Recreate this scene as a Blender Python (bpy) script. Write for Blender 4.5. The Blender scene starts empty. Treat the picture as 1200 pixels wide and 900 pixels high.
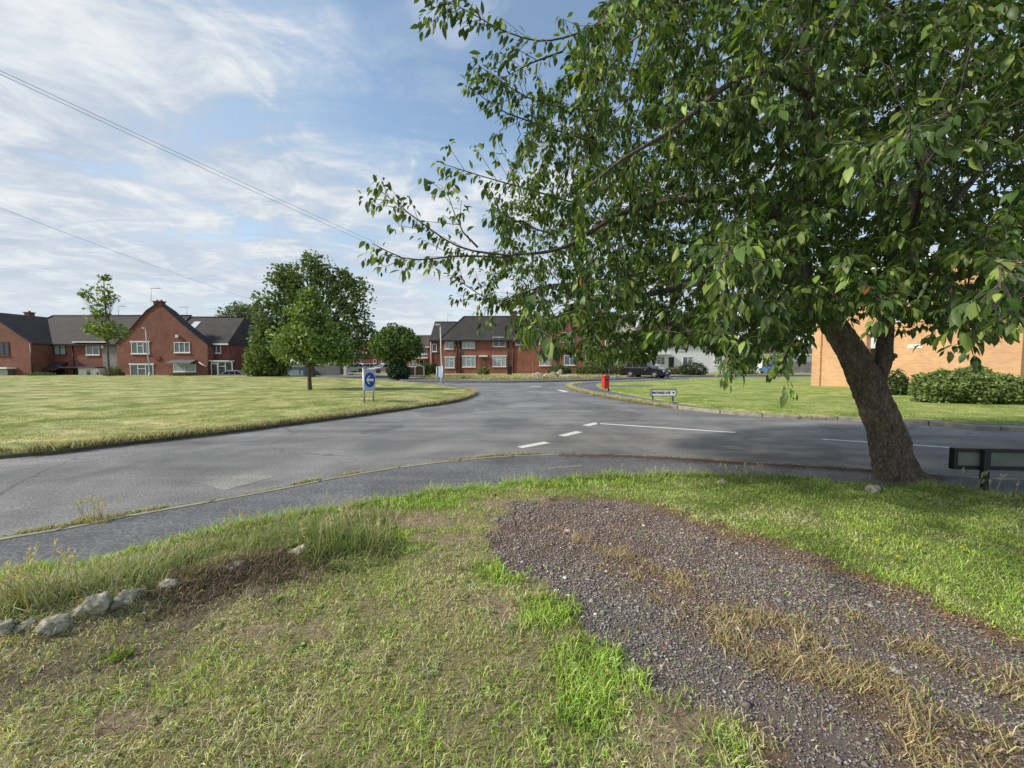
import bpy, math, random
import numpy as np
from mathutils import Vector, Matrix
from mathutils.geometry import tessellate_polygon

random.seed(7)
rng = np.random.default_rng(7)
scene = bpy.context.scene
COL = scene.collection
R = math.radians

# ------------------------------------------------------------------ camera
CAM_H, PITCH, FPX = 1.6, R(3.17), 452.0
cam_d = bpy.data.cameras.new('camera')
cam_d.sensor_width = 36.0
cam_d.lens = 36.0 * FPX / 1200.0
cam_d.clip_start = 0.05
cam_d.clip_end = 5000
cam = bpy.data.objects.new('camera', cam_d)
COL.objects.link(cam)
cam.location = (0, 0, CAM_H)
cam.rotation_euler = (R(90) - PITCH, 0, 0)
scene.camera = cam

def at(px, py, Y):
    """world point seen at pixel (1200x900 photograph) at distance Y"""
    u, v = (px - 600) / FPX, (450 - py) / FPX
    dy = math.cos(PITCH) + v * math.sin(PITCH)
    dz = -math.sin(PITCH) + v * math.cos(PITCH)
    t = Y / dy
    return Vector((u * t, Y, CAM_H + dz * t))

def gp(px, py, z=0.0):
    """world point on the level z seen at a pixel"""
    u, v = (px - 600) / FPX, (450 - py) / FPX
    dy = math.cos(PITCH) + v * math.sin(PITCH)
    dz = -math.sin(PITCH) + v * math.cos(PITCH)
    t = (z - CAM_H) / dz
    return (u * t, dy * t)

def to_px(P):
    P = np.asarray(P, float)
    x, y, z = P[:, 0], P[:, 1], P[:, 2] - CAM_H
    d = y * math.cos(PITCH) - z * math.sin(PITCH)
    v = y * math.sin(PITCH) + z * math.cos(PITCH)
    d = np.where(d < 0.05, 0.05, d)
    return 600 + FPX * x / d, 450 - FPX * v / d, d

# ------------------------------------------------------------------ numeric noise
def _hash(ix, iy, iz, seed):
    h = (ix * 374761393 + iy * 668265263 + iz * 2147483647 + seed * 974711) & 0xFFFFFFFF
    h = ((h ^ (h >> 13)) * 1274126177) & 0xFFFFFFFF
    h = ((h ^ (h >> 16)) * 2246822519) & 0xFFFFFFFF
    return ((h ^ (h >> 15)) & 0xFFFF) / 65535.0

def vnoise(P, s=1.0, seed=0):
    P = np.asarray(P, float) * s
    if P.shape[1] == 2:
        P = np.column_stack([P, np.zeros(len(P))])
    I = np.floor(P).astype(np.int64)
    f = P - I
    f = f * f * (3 - 2 * f)
    out = 0
    for dx in (0, 1):
        wx = f[:, 0] if dx else 1 - f[:, 0]
        for dy in (0, 1):
            wy = f[:, 1] if dy else 1 - f[:, 1]
            for dz in (0, 1):
                wz = f[:, 2] if dz else 1 - f[:, 2]
                out = out + wx * wy * wz * _hash(I[:, 0] + dx, I[:, 1] + dy, I[:, 2] + dz, seed)
    return out

def fbm(P, s=1.0, seed=0, o=4):
    a, t, w = 0, 0, 1.0
    for k in range(o):
        a = a + w * vnoise(P, s * 2 ** k, seed + 17 * k)
        t += w
        w *= 0.55
    return a / t

def sstep(a, b, x):
    t = np.clip((np.asarray(x, float) - a) / (b - a), 0, 1)
    return t * t * (3 - 2 * t)

def seg_dist(P, pts):
    P = np.asarray(P, float)
    best = np.full(len(P), 1e9)
    for a, b in zip(pts[:-1], pts[1:]):
        a = np.array(a, float); b = np.array(b, float)
        d = b - a
        t = np.clip(((P - a) @ d) / max(d @ d, 1e-9), 0, 1)
        q = a + t[:, None] * d
        best = np.minimum(best, np.hypot(*(P - q).T))
    return best

def inside(P, poly):
    P = np.asarray(P, float)
    c = np.zeros(len(P), bool)
    n = len(poly)
    for i in range(n):
        x1, y1 = poly[i]; x2, y2 = poly[(i + 1) % n]
        if y1 == y2:
            continue
        cond = ((y1 > P[:, 1]) != (y2 > P[:, 1])) & (P[:, 0] < (x2 - x1) * (P[:, 1] - y1) / (y2 - y1) + x1)
        c ^= cond
    return c

def sd_poly(P, poly):
    d = seg_dist(P, list(poly) + [poly[0]])
    return np.where(inside(P, poly), -d, d)

def smooth_line(pts, n=8):
    """Catmull-Rom through the points"""
    p = [np.array(q, float) for q in pts]
    p = [2 * p[0] - p[1]] + p + [2 * p[-1] - p[-2]]
    out = []
    for i in range(1, len(p) - 2):
        for k in range(n):
            t = k / n
            a, b, c, d = p[i - 1], p[i], p[i + 1], p[i + 2]
            out.append(0.5 * (2 * b + (c - a) * t + (2 * a - 5 * b + 4 * c - d) * t * t + (3 * b - a - 3 * c + d) * t ** 3))
    out.append(p[-2])
    return out

# ------------------------------------------------------------------ materials
def new_mat(name):
    m = bpy.data.materials.new(name)
    m.use_nodes = True
    nt = m.node_tree
    b = nt.nodes['Principled BSDF']
    return m, nt, b

def N(nt, t, **kw):
    n = nt.nodes.new(t)
    for k, v in kw.items():
        setattr(n, k, v)
    return n

def ramp(nt, stops):
    n = nt.nodes.new('ShaderNodeValToRGB')
    e = n.color_ramp.elements
    while len(e) < len(stops):
        e.new(0.5)
    for el, (p, c) in zip(e, stops):
        el.position = p
        el.color = (*c, 1) if len(c) == 3 else c
    return n

def noise_node(nt, co, scale, detail=6, rough=0.6, dist=0.0):
    n = N(nt, 'ShaderNodeTexNoise')
    n.inputs['Scale'].default_value = scale
    n.inputs['Detail'].default_value = detail
    n.inputs['Roughness'].default_value = rough
    n.inputs['Distortion'].default_value = dist
    if co is not None:
        nt.links.new(co, n.inputs['Vector'])
    return n

def mixc(nt, fac, a, b, mode='MIX'):
    n = N(nt, 'ShaderNodeMix', data_type='RGBA', blend_type=mode)
    for sock, v in ((n.inputs['Factor'], fac), (n.inputs['A'], a), (n.inputs['B'], b)):
        pass
    def put(idx, v):
        s = n.inputs[idx]
        if hasattr(v, 'is_linked'):
            nt.links.new(v, s)
        elif isinstance(v, (int, float)):
            s.default_value = v
        else:
            s.default_value = (*v, 1) if len(v) == 3 else v
    put(0, fac); put(6, a); put(7, b)
    return n.outputs[2]

def simple(name, col, rough=0.6, var=0.12, scale=6.0, metallic=0.0, bump=0.0, coat=0.0):
    """plain paint / plastic / metal with uneven tone"""
    m, nt, b = new_mat(name)
    tc = N(nt, 'ShaderNodeTexCoord')
    nz = noise_node(nt, tc.outputs['Object'], scale, 5)
    lo = [max(0, c * (1 - var)) for c in col]; hi = [min(1, c * (1 + var)) for c in col]
    r = ramp(nt, [(0.3, lo), (0.7, hi)])
    nt.links.new(nz.outputs['Fac'], r.inputs['Fac'])
    nt.links.new(r.outputs['Color'], b.inputs['Base Color'])
    b.inputs['Roughness'].default_value = rough
    b.inputs['Metallic'].default_value = metallic
    b.inputs['Coat Weight'].default_value = coat
    if bump:
        bp = N(nt, 'ShaderNodeBump'); bp.inputs['Strength'].default_value = bump; bp.inputs['Distance'].default_value = 0.02
        nt.links.new(nz.outputs['Fac'], bp.inputs['Height']); nt.links.new(bp.outputs['Normal'], b.inputs['Normal'])
    return m

def brick(name, c1, c2, mortar, tint=0.35):
    m, nt, b = new_mat(name)
    tc = N(nt, 'ShaderNodeTexCoord')
    sp = N(nt, 'ShaderNodeSeparateXYZ'); nt.links.new(tc.outputs['Object'], sp.inputs[0])
    ad = N(nt, 'ShaderNodeMath', operation='ADD'); nt.links.new(sp.outputs[0], ad.inputs[0]); nt.links.new(sp.outputs[1], ad.inputs[1])
    cb = N(nt, 'ShaderNodeCombineXYZ'); nt.links.new(ad.outputs[0], cb.inputs[0]); nt.links.new(sp.outputs[2], cb.inputs[1])
    bt = N(nt, 'ShaderNodeTexBrick')
    bt.inputs['Color1'].default_value = (*c1, 1); bt.inputs['Color2'].default_value = (*c2, 1); bt.inputs['Mortar'].default_value = (*mortar, 1)
    bt.inputs['Scale'].default_value = 1.0; bt.inputs['Brick Width'].default_value = 0.225; bt.inputs['Row Height'].default_value = 0.075
    bt.inputs['Mortar Size'].default_value = 0.008; bt.inputs['Bias'].default_value = -0.1
    nt.links.new(cb.outputs[0], bt.inputs['Vector'])
    nz = noise_node(nt, tc.outputs['Object'], 0.8, 6)
    r = ramp(nt, [(0.3, (1 - tint,) * 3), (0.7, (1 + tint * 0.4,) * 3)])
    nt.links.new(nz.outputs['Fac'], r.inputs['Fac'])
    c = mixc(nt, 1.0, bt.outputs['Color'], r.outputs['Color'], 'MULTIPLY')
    nt.links.new(c, b.inputs['Base Color'])
    b.inputs['Roughness'].default_value = 0.9
    bp = N(nt, 'ShaderNodeBump'); bp.inputs['Strength'].default_value = 0.5; bp.inputs['Distance'].default_value = 0.01; bp.invert = True
    nt.links.new(bt.outputs['Fac'], bp.inputs['Height']); nt.links.new(bp.outputs['Normal'], b.inputs['Normal'])
    return m

def tiles(name, c1, c2):
    m, nt, b = new_mat(name)
    tc = N(nt, 'ShaderNodeTexCoord')
    sp = N(nt, 'ShaderNodeSeparateXYZ'); nt.links.new(tc.outputs['Object'], sp.inputs[0])
    ad = N(nt, 'ShaderNodeMath', operation='ADD'); nt.links.new(sp.outputs[0], ad.inputs[0]); nt.links.new(sp.outputs[1], ad.inputs[1])
    cb = N(nt, 'ShaderNodeCombineXYZ'); nt.links.new(ad.outputs[0], cb.inputs[0]); nt.links.new(sp.outputs[2], cb.inputs[1])
    bt = N(nt, 'ShaderNodeTexBrick')
    bt.inputs['Color1'].default_value = (*c1, 1); bt.inputs['Color2'].default_value = (*c2, 1); bt.inputs['Mortar'].default_value = (*[x * 0.35 for x in c1], 1)
    bt.inputs['Scale'].default_value = 1.0; bt.inputs['Brick Width'].default_value = 0.28; bt.inputs['Row Height'].default_value = 0.17
    bt.inputs['Mortar Size'].default_value = 0.018
    nt.links.new(cb.outputs[0], bt.inputs['Vector'])
    nz = noise_node(nt, tc.outputs['Object'], 1.1, 7, 0.65)
    r = ramp(nt, [(0.3, (0.6,) * 3), (0.72, (1.35,) * 3)])
    nt.links.new(nz.outputs['Fac'], r.inputs['Fac'])
    c = mixc(nt, 1.0, bt.outputs['Color'], r.outputs['Color'], 'MULTIPLY')
    nt.links.new(c, b.inputs['Base Color'])
    b.inputs['Roughness'].default_value = 0.85
    bp = N(nt, 'ShaderNodeBump'); bp.inputs['Strength'].default_value = 0.6; bp.inputs['Distance'].default_value = 0.02; bp.invert = True
    nt.links.new(bt.outputs['Fac'], bp.inputs['Height']); nt.links.new(bp.outputs['Normal'], b.inputs['Normal'])
    return m

def glass(name, col, rough=0.04, curtain=None):
    """window pane: dark or net-curtained room behind a shiny sheet"""
    m, nt, b = new_mat(name)
    tc = N(nt, 'ShaderNodeTexCoord')
    sp = N(nt, 'ShaderNodeSeparateXYZ'); nt.links.new(tc.outputs['Object'], sp.inputs[0])
    wv = N(nt, 'ShaderNodeTexWave'); wv.inputs['Scale'].default_value = 2.2; wv.inputs['Distortion'].default_value = 5; wv.inputs['Detail'].default_value = 3
    nt.links.new(tc.outputs['Object'], wv.inputs['Vector'])
    c2 = curtain if curtain else [x * 2.2 for x in col]
    r = ramp(nt, [(0.35, col), (0.95, c2)])
    nt.links.new(wv.outputs['Fac'], r.inputs['Fac'])
    nt.links.new(r.outputs['Color'], b.inputs['Base Color'])
    b.inputs['Roughness'].default_value = rough
    b.inputs['Specular IOR Level'].default_value = 0.8
    return m

def leafy(name, transl=0.35, rough=0.5, spec=0.35):
    """vertex-coloured foliage that lets some light through"""
    m, nt, b = new_mat(name)
    at_ = N(nt, 'ShaderNodeAttribute', attribute_name='Col')
    nt.links.new(at_.outputs['Color'], b.inputs['Base Color'])
    b.inputs['Roughness'].default_value = rough
    b.inputs['Specular IOR Level'].default_value = spec
    if transl:
        tr = N(nt, 'ShaderNodeBsdfTranslucent')
        c = mixc(nt, 1.0, at_.outputs['Color'], (1.25, 1.25, 0.5), 'MULTIPLY')
        nt.links.new(c, tr.inputs['Color'])
        mx = N(nt, 'ShaderNodeMixShader'); mx.inputs[0].default_value = transl
        nt.links.new(b.outputs[0], mx.inputs[1]); nt.links.new(tr.outputs[0], mx.inputs[2])
        nt.links.new(mx.outputs[0], nt.nodes['Material Output'].inputs['Surface'])
    return m

# ------------------------------------------------------------------ object helpers
def tag(o, label=None, cat=None, group=None, kind=None):
    if label: o['label'] = label
    if cat: o['category'] = cat
    if group: o['group'] = group
    if kind: o['kind'] = kind
    return o

def link(o, parent=None):
    COL.objects.link(o)
    if parent is not None:
        o.parent = parent
    return o

def empty(name, loc, rz=0.0, label=None, cat=None, group=None):
    o = bpy.data.objects.new(name, None)
    o.empty_display_size = 0.3
    o.location = loc
    o.rotation_euler = (0, 0, rz)
    link(o)
    return tag(o, label, cat, group)

def big_mesh(name, V, quads=None, tris=None, mat=None, parent=None, cols=None, smooth=False):
    """numpy arrays straight into one mesh object"""
    V = np.asarray(V, np.float32)
    me = bpy.data.meshes.new(name)
    nq = 0 if quads is None else len(quads)
    ntr = 0 if tris is None else len(tris)
    li, ls = [], []
    if nq:
        li.append(np.asarray(quads, np.int32).ravel())
    if ntr:
        li.append(np.asarray(tris, np.int32).ravel())
    li = np.concatenate(li)
    tot = np.concatenate([np.full(nq, 4, np.int32), np.full(ntr, 3, np.int32)])
    st = np.concatenate([[0], np.cumsum(tot)[:-1]]).astype(np.int32)
    me.vertices.add(len(V)); me.vertices.foreach_set('co', V.ravel())
    me.loops.add(len(li)); me.loops.foreach_set('vertex_index', li)
    me.polygons.add(len(tot)); me.polygons.foreach_set('loop_start', st)
    me.polygons.foreach_set('loop_total', tot)
    if smooth:
        me.polygons.foreach_set('use_smooth', np.ones(len(tot), bool))
    if cols is not None:
        C = np.asarray(cols, np.float32)
        if C.shape[1] == 3:
            C = np.column_stack([C, np.ones(len(C), np.float32)])
        ca = me.color_attributes.new('Col', 'FLOAT_COLOR', 'POINT')
        ca.data.foreach_set('color', C.ravel())
    me.update(calc_edges=True)
    if mat: me.materials.append(mat)
    return link(bpy.data.objects.new(name, me), parent)

class MB:
    """collects simple solids and links them as one mesh"""
    def __init__(s):
        s.v, s.f, s.sm = [], [], []
    def add(s, V, F, smooth=False):
        b = len(s.v)
        s.v += [tuple(p) for p in V]
        s.f += [tuple(i + b for i in f) for f in F]
        s.sm += [smooth] * len(F)
        return s
    def box(s, x0, x1, y0, y1, z0, z1):
        V = [(x0, y0, z0), (x1, y0, z0), (x1, y1, z0), (x0, y1, z0), (x0, y0, z1), (x1, y0, z1), (x1, y1, z1), (x0, y1, z1)]
        return s.add(V, [(0, 3, 2, 1), (4, 5, 6, 7), (0, 1, 5, 4), (1, 2, 6, 5), (2, 3, 7, 6), (3, 0, 4, 7)])
    def cbox(s, x0, x1, y0, y1, z0, z1, c=0.02):
        """box with chamfered vertical and top edges"""
        V, F = [], []
        def ring(i, z):
            a0, a1, b0, b1 = x0 + i, x1 - i, y0 + i, y1 - i
            return [(a0 + c, b0, z), (a1 - c, b0, z), (a1, b0 + c, z), (a1, b1 - c, z), (a1 - c, b1, z), (a0 + c, b1, z), (a0, b1 - c, z), (a0, b0 + c, z)]
        V = ring(0, z0) + ring(0, z1 - c) + ring(c * 0.8, z1)
        for k in range(2):
            for i in range(8):
                j = (i + 1) % 8
                F.append((k * 8 + i, k * 8 + j, k * 8 + 8 + j, k * 8 + 8 + i))
        F.append(tuple(range(7, -1, -1))); F.append(tuple(range(16, 24)))
        return s.add(V, F)
    def prism(s, poly, y0, y1):
        """polygon in x,z pushed along y"""
        n = len(poly)
        V = [(x, y0, z) for x, z in poly] + [(x, y1, z) for x, z in poly]
        F = [tuple(range(n)), tuple(range(2 * n - 1, n - 1, -1))]
        F += [(i, i + n, (i + 1) % n + n, (i + 1) % n) for i in range(n)]
        return s.add(V, F)
    def slab(s, pts, t):
        """flat quad or triangle given thickness downwards"""
        n = len(pts)
        V = [tuple(p) for p in pts] + [(p[0], p[1], p[2] - t) for p in pts]
        F = [tuple(range(n)), tuple(range(2 * n - 1, n - 1, -1))] + [(i, i + n, (i + 1) % n + n, (i + 1) % n) for i in range(n)]
        return s.add(V, F)
    def tube(s, pts, rad, n=8, cap=True):
        pts = [Vector(p) for p in pts]
        if not hasattr(rad, '__len__'):
            rad = [rad] * len(pts)
        V, F = [], []
        up = Vector((0.123, 0.31, 0.94))
        for i, p in enumerate(pts):
            d = (pts[min(i + 1, len(pts) - 1)] - pts[max(i - 1, 0)]).normalized()
            a = d.cross(up)
            if a.length < 0.05: a = d.cross(Vector((1, 0, 0)))
            a.normalize(); b = d.cross(a)
            for k in range(n):
                t = 2 * math.pi * k / n
                V.append(p + (a * math.cos(t) + b * math.sin(t)) * rad[i])
        for i in range(len(pts) - 1):
            for k in range(n):
                j = (k + 1) % n
                F.append((i * n + k, i * n + j, i * n + n + j, i * n + n + k))
        if cap:
            F.append(tuple(range(n - 1, -1, -1))); F.append(tuple(range((len(pts) - 1) * n, len(pts) * n)))
        return s.add(V, F, True)
    def build(s, name, mat, parent=None, loc=None, rot=None):
        me = bpy.data.meshes.new(name)
        me.from_pydata(s.v, [], s.f)
        me.polygons.foreach_set('use_smooth', s.sm)
        import bmesh
        bm = bmesh.new(); bm.from_mesh(me)
        bmesh.ops.recalc_face_normals(bm, faces=bm.faces)
        bm.to_mesh(me); bm.free()
        if mat: me.materials.append(mat)
        o = bpy.data.objects.new(name, me)
        if loc is not None: o.location = loc
        if rot is not None: o.rotation_euler = rot
        return link(o, parent)

def sheet(name, poly, z, mat, kind='structure', skirt=0.0):
    """flat polygon on a level, with an optional skirt down its edge"""
    pts = [Vector((p[0], p[1], z)) for p in poly]
    tris = tessellate_polygon([pts])
    V = [tuple(p) for p in pts]; F = [tuple(t) for t in tris]
    mb = MB(); mb.add(V, F)
    if skirt:
        n = len(pts)
        V2 = V + [(p[0], p[1], z - skirt) for p in poly]
        mb.add(V2, [(i, i + n, (i + 1) % n + n, (i + 1) % n) for i in range(n)])
    o = mb.build(name, mat)
    if kind: o['kind'] = kind
    return o

def strip(mb, line, w, z0, z1, side=1):
    """kerb-like strip along a line, w wide to its left (side=1), from z0 up to z1"""
    L = np.array(line, float)[:, :2]
    d = np.gradient(L, axis=0); d /= np.linalg.norm(d, axis=1)[:, None]
    nrm = np.column_stack([-d[:, 1], d[:, 0]]) * side
    O = L + nrm * w
    c = 0.02
    rows = [(L, z0), (L, z1 - c), (L + nrm * c, z1), (O, z1), (O, z0)]
    V, F = [], []
    n = len(L)
    for P, z in rows:
        V += [(p[0], p[1], z) for p in P]
    for r in range(len(rows) - 1):
        for i in range(n - 1):
            F.append((r * n + i, r * n + i + 1, (r + 1) * n + i + 1, (r + 1) * n + i))
    mb.add(V, F)
    return O
# ================================================================== sky and sun
scene.view_settings.view_transform = 'Standard'
scene.view_settings.look = 'None'
scene.view_settings.exposure = 0
scene.render.engine = 'CYCLES'
scene.cycles.use_denoising = True
scene.cycles.max_bounces = 6
scene.cycles.transparent_max_bounces = 4
SUN_EL, SUN_AZ = R(36), math.atan2(-0.97, -0.24)       # azimuth from +Y towards +X
sun_dir = Vector((math.sin(SUN_AZ) * math.cos(SUN_EL), math.cos(SUN_AZ) * math.cos(SUN_EL), math.sin(SUN_EL)))
ld = bpy.data.lights.new('sun', 'SUN'); ld.energy = 5.0; ld.angle = R(5); ld.color = (1.0, 0.93, 0.80)
lo = bpy.data.objects.new('sun', ld); lo.rotation_euler = sun_dir.to_track_quat('Z', 'Y').to_euler(); lo.location = (-20, -8, 25); COL.objects.link(lo)

world = bpy.data.worlds.new('World'); scene.world = world; world.use_nodes = True
wn = world.node_tree; bg = wn.nodes['Background']
sky = N(wn, 'ShaderNodeTexSky', sky_type='NISHITA'); sky.sun_disc = False
sky.sun_elevation = SUN_EL; sky.sun_rotation = SUN_AZ; sky.air_density = 1.0; sky.dust_density = 0.6; sky.ozone_density = 1.6
tc = N(wn, 'ShaderNodeTexCoord'); sp = N(wn, 'ShaderNodeSeparateXYZ'); wn.links.new(tc.outputs['Generated'], sp.inputs[0])
def wmath(op, a, b=None, clamp=False):
    n = N(wn, 'ShaderNodeMath', operation=op); n.use_clamp = clamp
    for i, v in enumerate((a, b)):
        if v is None: continue
        if isinstance(v, (int, float)): n.inputs[i].default_value = v
        else: wn.links.new(v, n.inputs[i])
    return n.outputs[0]
def wstep(v, a, b):
    n = N(wn, 'ShaderNodeMapRange', interpolation_type='SMOOTHSTEP')
    wn.links.new(v, n.inputs['Value']); n.inputs['From Min'].default_value = a; n.inputs['From Max'].default_value = b
    return n.outputs[0]
dxs, dys, dzs = sp.outputs[0], sp.outputs[1], sp.outputs[2]
zc = wmath('ADD', wmath('MAXIMUM', dzs, 0.0), 0.13)
cv = N(wn, 'ShaderNodeCombineXYZ'); wn.links.new(wmath('DIVIDE', dxs, zc), cv.inputs[0]); wn.links.new(wmath('DIVIDE', dys, zc), cv.inputs[1])
mp = N(wn, 'ShaderNodeMapping'); mp.inputs['Rotation'].default_value = (0, 0, R(-38)); mp.inputs['Scale'].default_value = (0.45, 1.5, 1)
wn.links.new(cv.outputs[0], mp.inputs[0])
warp = noise_node(wn, cv.outputs[0], 0.9, 3, 0.5)
wv = N(wn, 'ShaderNodeVectorMath', operation='MULTIPLY_ADD'); wn.links.new(warp.outputs['Color'], wv.inputs[0]); wv.inputs[1].default_value = (0.8, 0.8, 0); wn.links.new(mp.outputs[0], wv.inputs[2])
n1 = noise_node(wn, wv.outputs[0], 1.7, 10, 0.66, 0.4)        # wind-drawn streaks
n2 = noise_node(wn, cv.outputs[0], 4.2, 9, 0.62, 0.6)          # mottled sheet of small clouds
n3 = noise_node(wn, cv.outputs[0], 0.75, 4, 0.5, 0.4)          # broad breaks
den = wmath('ADD', wmath('MULTIPLY', n1.outputs['Fac'], 0.55), wmath('ADD', wmath('MULTIPLY', n2.outputs['Fac'], 0.42), wmath('MULTIPLY', n3.outputs['Fac'], 0.50)))
gapz = wmath('MULTIPLY', wstep(dzs, 0.36, 0.58), wstep(dxs, -0.50, -0.20))
low = wstep(dzs, 0.45, 0.08)
den = wmath('ADD', wmath('SUBTRACT', den, wmath('MULTIPLY', gapz, 0.20)), wmath('MULTIPLY', low, 0.05))
den = wmath('ADD', den, wmath('MULTIPLY', wstep(dxs, -0.12, -0.50), 0.075))
mask = wstep(den, 0.585, 0.82)
veil = wmath('MULTIPLY', wstep(den, 0.45, 0.80), 0.62)
mask = wmath('MAXIMUM', mask, veil)
mask = wmath('MAXIMUM', mask, 0.06)
cr = ramp(wn, [(0.0, (5.0, 5.9, 7.1)), (0.5, (6.9, 7.5, 8.2)), (1.0, (9.1, 9.25, 9.4))])
wn.links.new(wstep(wmath('ADD', wmath('MULTIPLY', n1.outputs['Fac'], .5), wmath('MULTIPLY', n2.outputs['Fac'], .5)), 0.40, 0.66), cr.inputs['Fac'])
blue = mixc(wn, 1.0, sky.outputs[0], (2.5, 2.42, 2.15), 'MULTIPLY')
skyc = mixc(wn, mask, blue, cr.outputs['Color'])
skyc = mixc(wn, wmath('MULTIPLY', wstep(dzs, 0.26, -0.03), 0.80), skyc, (7.2, 7.9, 8.4))
wn.links.new(skyc, bg.inputs['Color'])
bg.inputs['Strength'].default_value = 0.1

# ================================================================== ground materials
def asphalt_mat(name, base, worn, patch_scale=0.5, crack=0.6):
    m, nt, b = new_mat(name)
    tc = N(nt, 'ShaderNodeTexCoord'); co = tc.outputs['Object']
    a = noise_node(nt, co, 42, 6, 0.88)
    ra = ramp(nt, [(0.32, (0.22,) * 3), (0.5, (0.92,) * 3), (0.68, (2.3,) * 3)]); nt.links.new(a.outputs['Fac'], ra.inputs['Fac'])
    p = noise_node(nt, co, patch_scale, 8, 0.62, 0.6)
    rp = ramp(nt, [(0.34, base), (0.66, worn)]); nt.links.new(p.outputs['Fac'], rp.inputs['Fac'])
    mp = N(nt, 'ShaderNodeMapping'); mp.inputs['Rotation'].default_value = (0, 0, R(-24)); mp.inputs['Scale'].default_value = (0.10, 1.6, 1)
    nt.links.new(co, mp.inputs[0])
    st = noise_node(nt, mp.outputs[0], 1.0, 5, 0.6)
    rs = ramp(nt, [(0.32, (0.80,) * 3), (0.68, (1.22,) * 3)]); nt.links.new(st.outputs['Fac'], rs.inputs['Fac'])
    c = mixc(nt, 1.0, rp.outputs['Color'], ra.outputs['Color'], 'MULTIPLY')
    c = mixc(nt, 1.0, c, rs.outputs['Color'], 'MULTIPLY')
    # hairline cracks and tar seams
    wob = noise_node(nt, co, 1.7, 5, 0.6)
    cw = mixc(nt, 0.35, co, wob.outputs['Color'])
    v = N(nt, 'ShaderNodeTexVoronoi', feature='DISTANCE_TO_EDGE'); v.inputs['Scale'].default_value = 0.55; nt.links.new(cw, v.inputs['Vector'])
    rv = ramp(nt, [(0.0, (1, 1, 1)), (0.012, (0, 0, 0))]); nt.links.new(v.outputs['Distance'], rv.inputs['Fac'])
    gate = noise_node(nt, co, 0.35, 3); rg = ramp(nt, [(0.5, (0, 0, 0)), (0.6, (crack,) * 3)]); nt.links.new(gate.outputs['Fac'], rg.inputs['Fac'])
    k = mixc(nt, 1.0, rv.outputs['Color'], rg.outputs['Color'], 'MULTIPLY')
    c = mixc(nt, k, c, (0.035, 0.033, 0.032))
    nt.links.new(c, b.inputs['Base Color'])
    b.inputs['Roughness'].default_value = 0.82
    b.inputs['Specular IOR Level'].default_value = 0.35
    bp = N(nt, 'ShaderNodeBump'); bp.inputs['Strength'].default_value = 0.55; bp.inputs['Distance'].default_value = 0.006
    nt.links.new(a.outputs['Fac'], bp.inputs['Height']); nt.links.new(bp.outputs['Normal'], b.inputs['Normal'])
    return m

def turf_mat(name, green, straw, scale=0.5, fine=60):
    m, nt, b = new_mat(name)
    tc = N(nt, 'ShaderNodeTexCoord'); co = tc.outputs['Object']
    mp = N(nt, 'ShaderNodeMapping'); mp.inputs['Scale'].default_value = (0.75, 1.2, 1); mp.inputs['Rotation'].default_value = (0, 0, R(18)); nt.links.new(co, mp.inputs[0])
    a = noise_node(nt, mp.outputs[0], scale, 9, 0.68, 0.4)
    r = ramp(nt, [(0.40, [g * 0.78 for g in green]), (0.5, [(g * 0.6 + s * 0.4) for g, s in zip(green, straw)]), (0.60, straw)]); nt.links.new(a.outputs['Fac'], r.inputs['Fac'])
    f = noise_node(nt, co, fine, 3, 0.8)
    rf = ramp(nt, [(0.3, (0.5,) * 3), (0.7, (1.5,) * 3)]); nt.links.new(f.outputs['Fac'], rf.inputs['Fac'])
    f2 = noise_node(nt, co, 3.4, 7, 0.82)
    rf2 = ramp(nt, [(0.32, (0.50,) * 3), (0.68, (1.42,) * 3)]); nt.links.new(f2.outputs['Fac'], rf2.inputs['Fac'])
    c = mixc(nt, 1.0, r.outputs['Color'], rf.outputs['Color'], 'MULTIPLY')
    c = mixc(nt, 1.0, c, rf2.outputs['Color'], 'MULTIPLY')
    nt.links.new(c, b.inputs['Base Color']); b.inputs['Roughness'].default_value = 0.9; b.inputs['Specular IOR Level'].default_value = 0.15
    bp = N(nt, 'ShaderNodeBump'); bp.inputs['Strength'].default_value = 0.9; bp.inputs['Distance'].default_value = 0.04
    nt.links.new(f2.outputs['Fac'], bp.inputs['Height']); nt.links.new(bp.outputs['Normal'], b.inputs['Normal'])
    return m

M = {}
M['road'] = asphalt_mat('road_tarmac', (0.118, 0.116, 0.115), (0.238, 0.233, 0.227), 0.55)
M['foot'] = asphalt_mat('footway_tarmac', (0.098, 0.099, 0.106), (0.158, 0.158, 0.165), 0.9, 0.3)
M['foot_far'] = asphalt_mat('far_footway_tarmac', (0.10, 0.10, 0.115), (0.15, 0.15, 0.16), 0.9, 0.3)
M['turf'] = turf_mat('mown_turf', (0.20, 0.25, 0.06), (0.46, 0.42, 0.20), 0.9)
M['turf_green'] = turf_mat('greener_turf', (0.20, 0.29, 0.055), (0.36, 0.37, 0.13), 0.9)
M['turf_dry'] = turf_mat('dry_verge', (0.20, 0.22, 0.07), (0.46, 0.40, 0.19), 1.2)
M['far_ground'] = turf_mat('far_ground', (0.10, 0.13, 0.04), (0.18, 0.17, 0.08), 0.05)
M['kerb'] = simple('kerb_concrete', (0.27, 0.25, 0.19), 0.9, 0.35, 5, bump=0.4)
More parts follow.
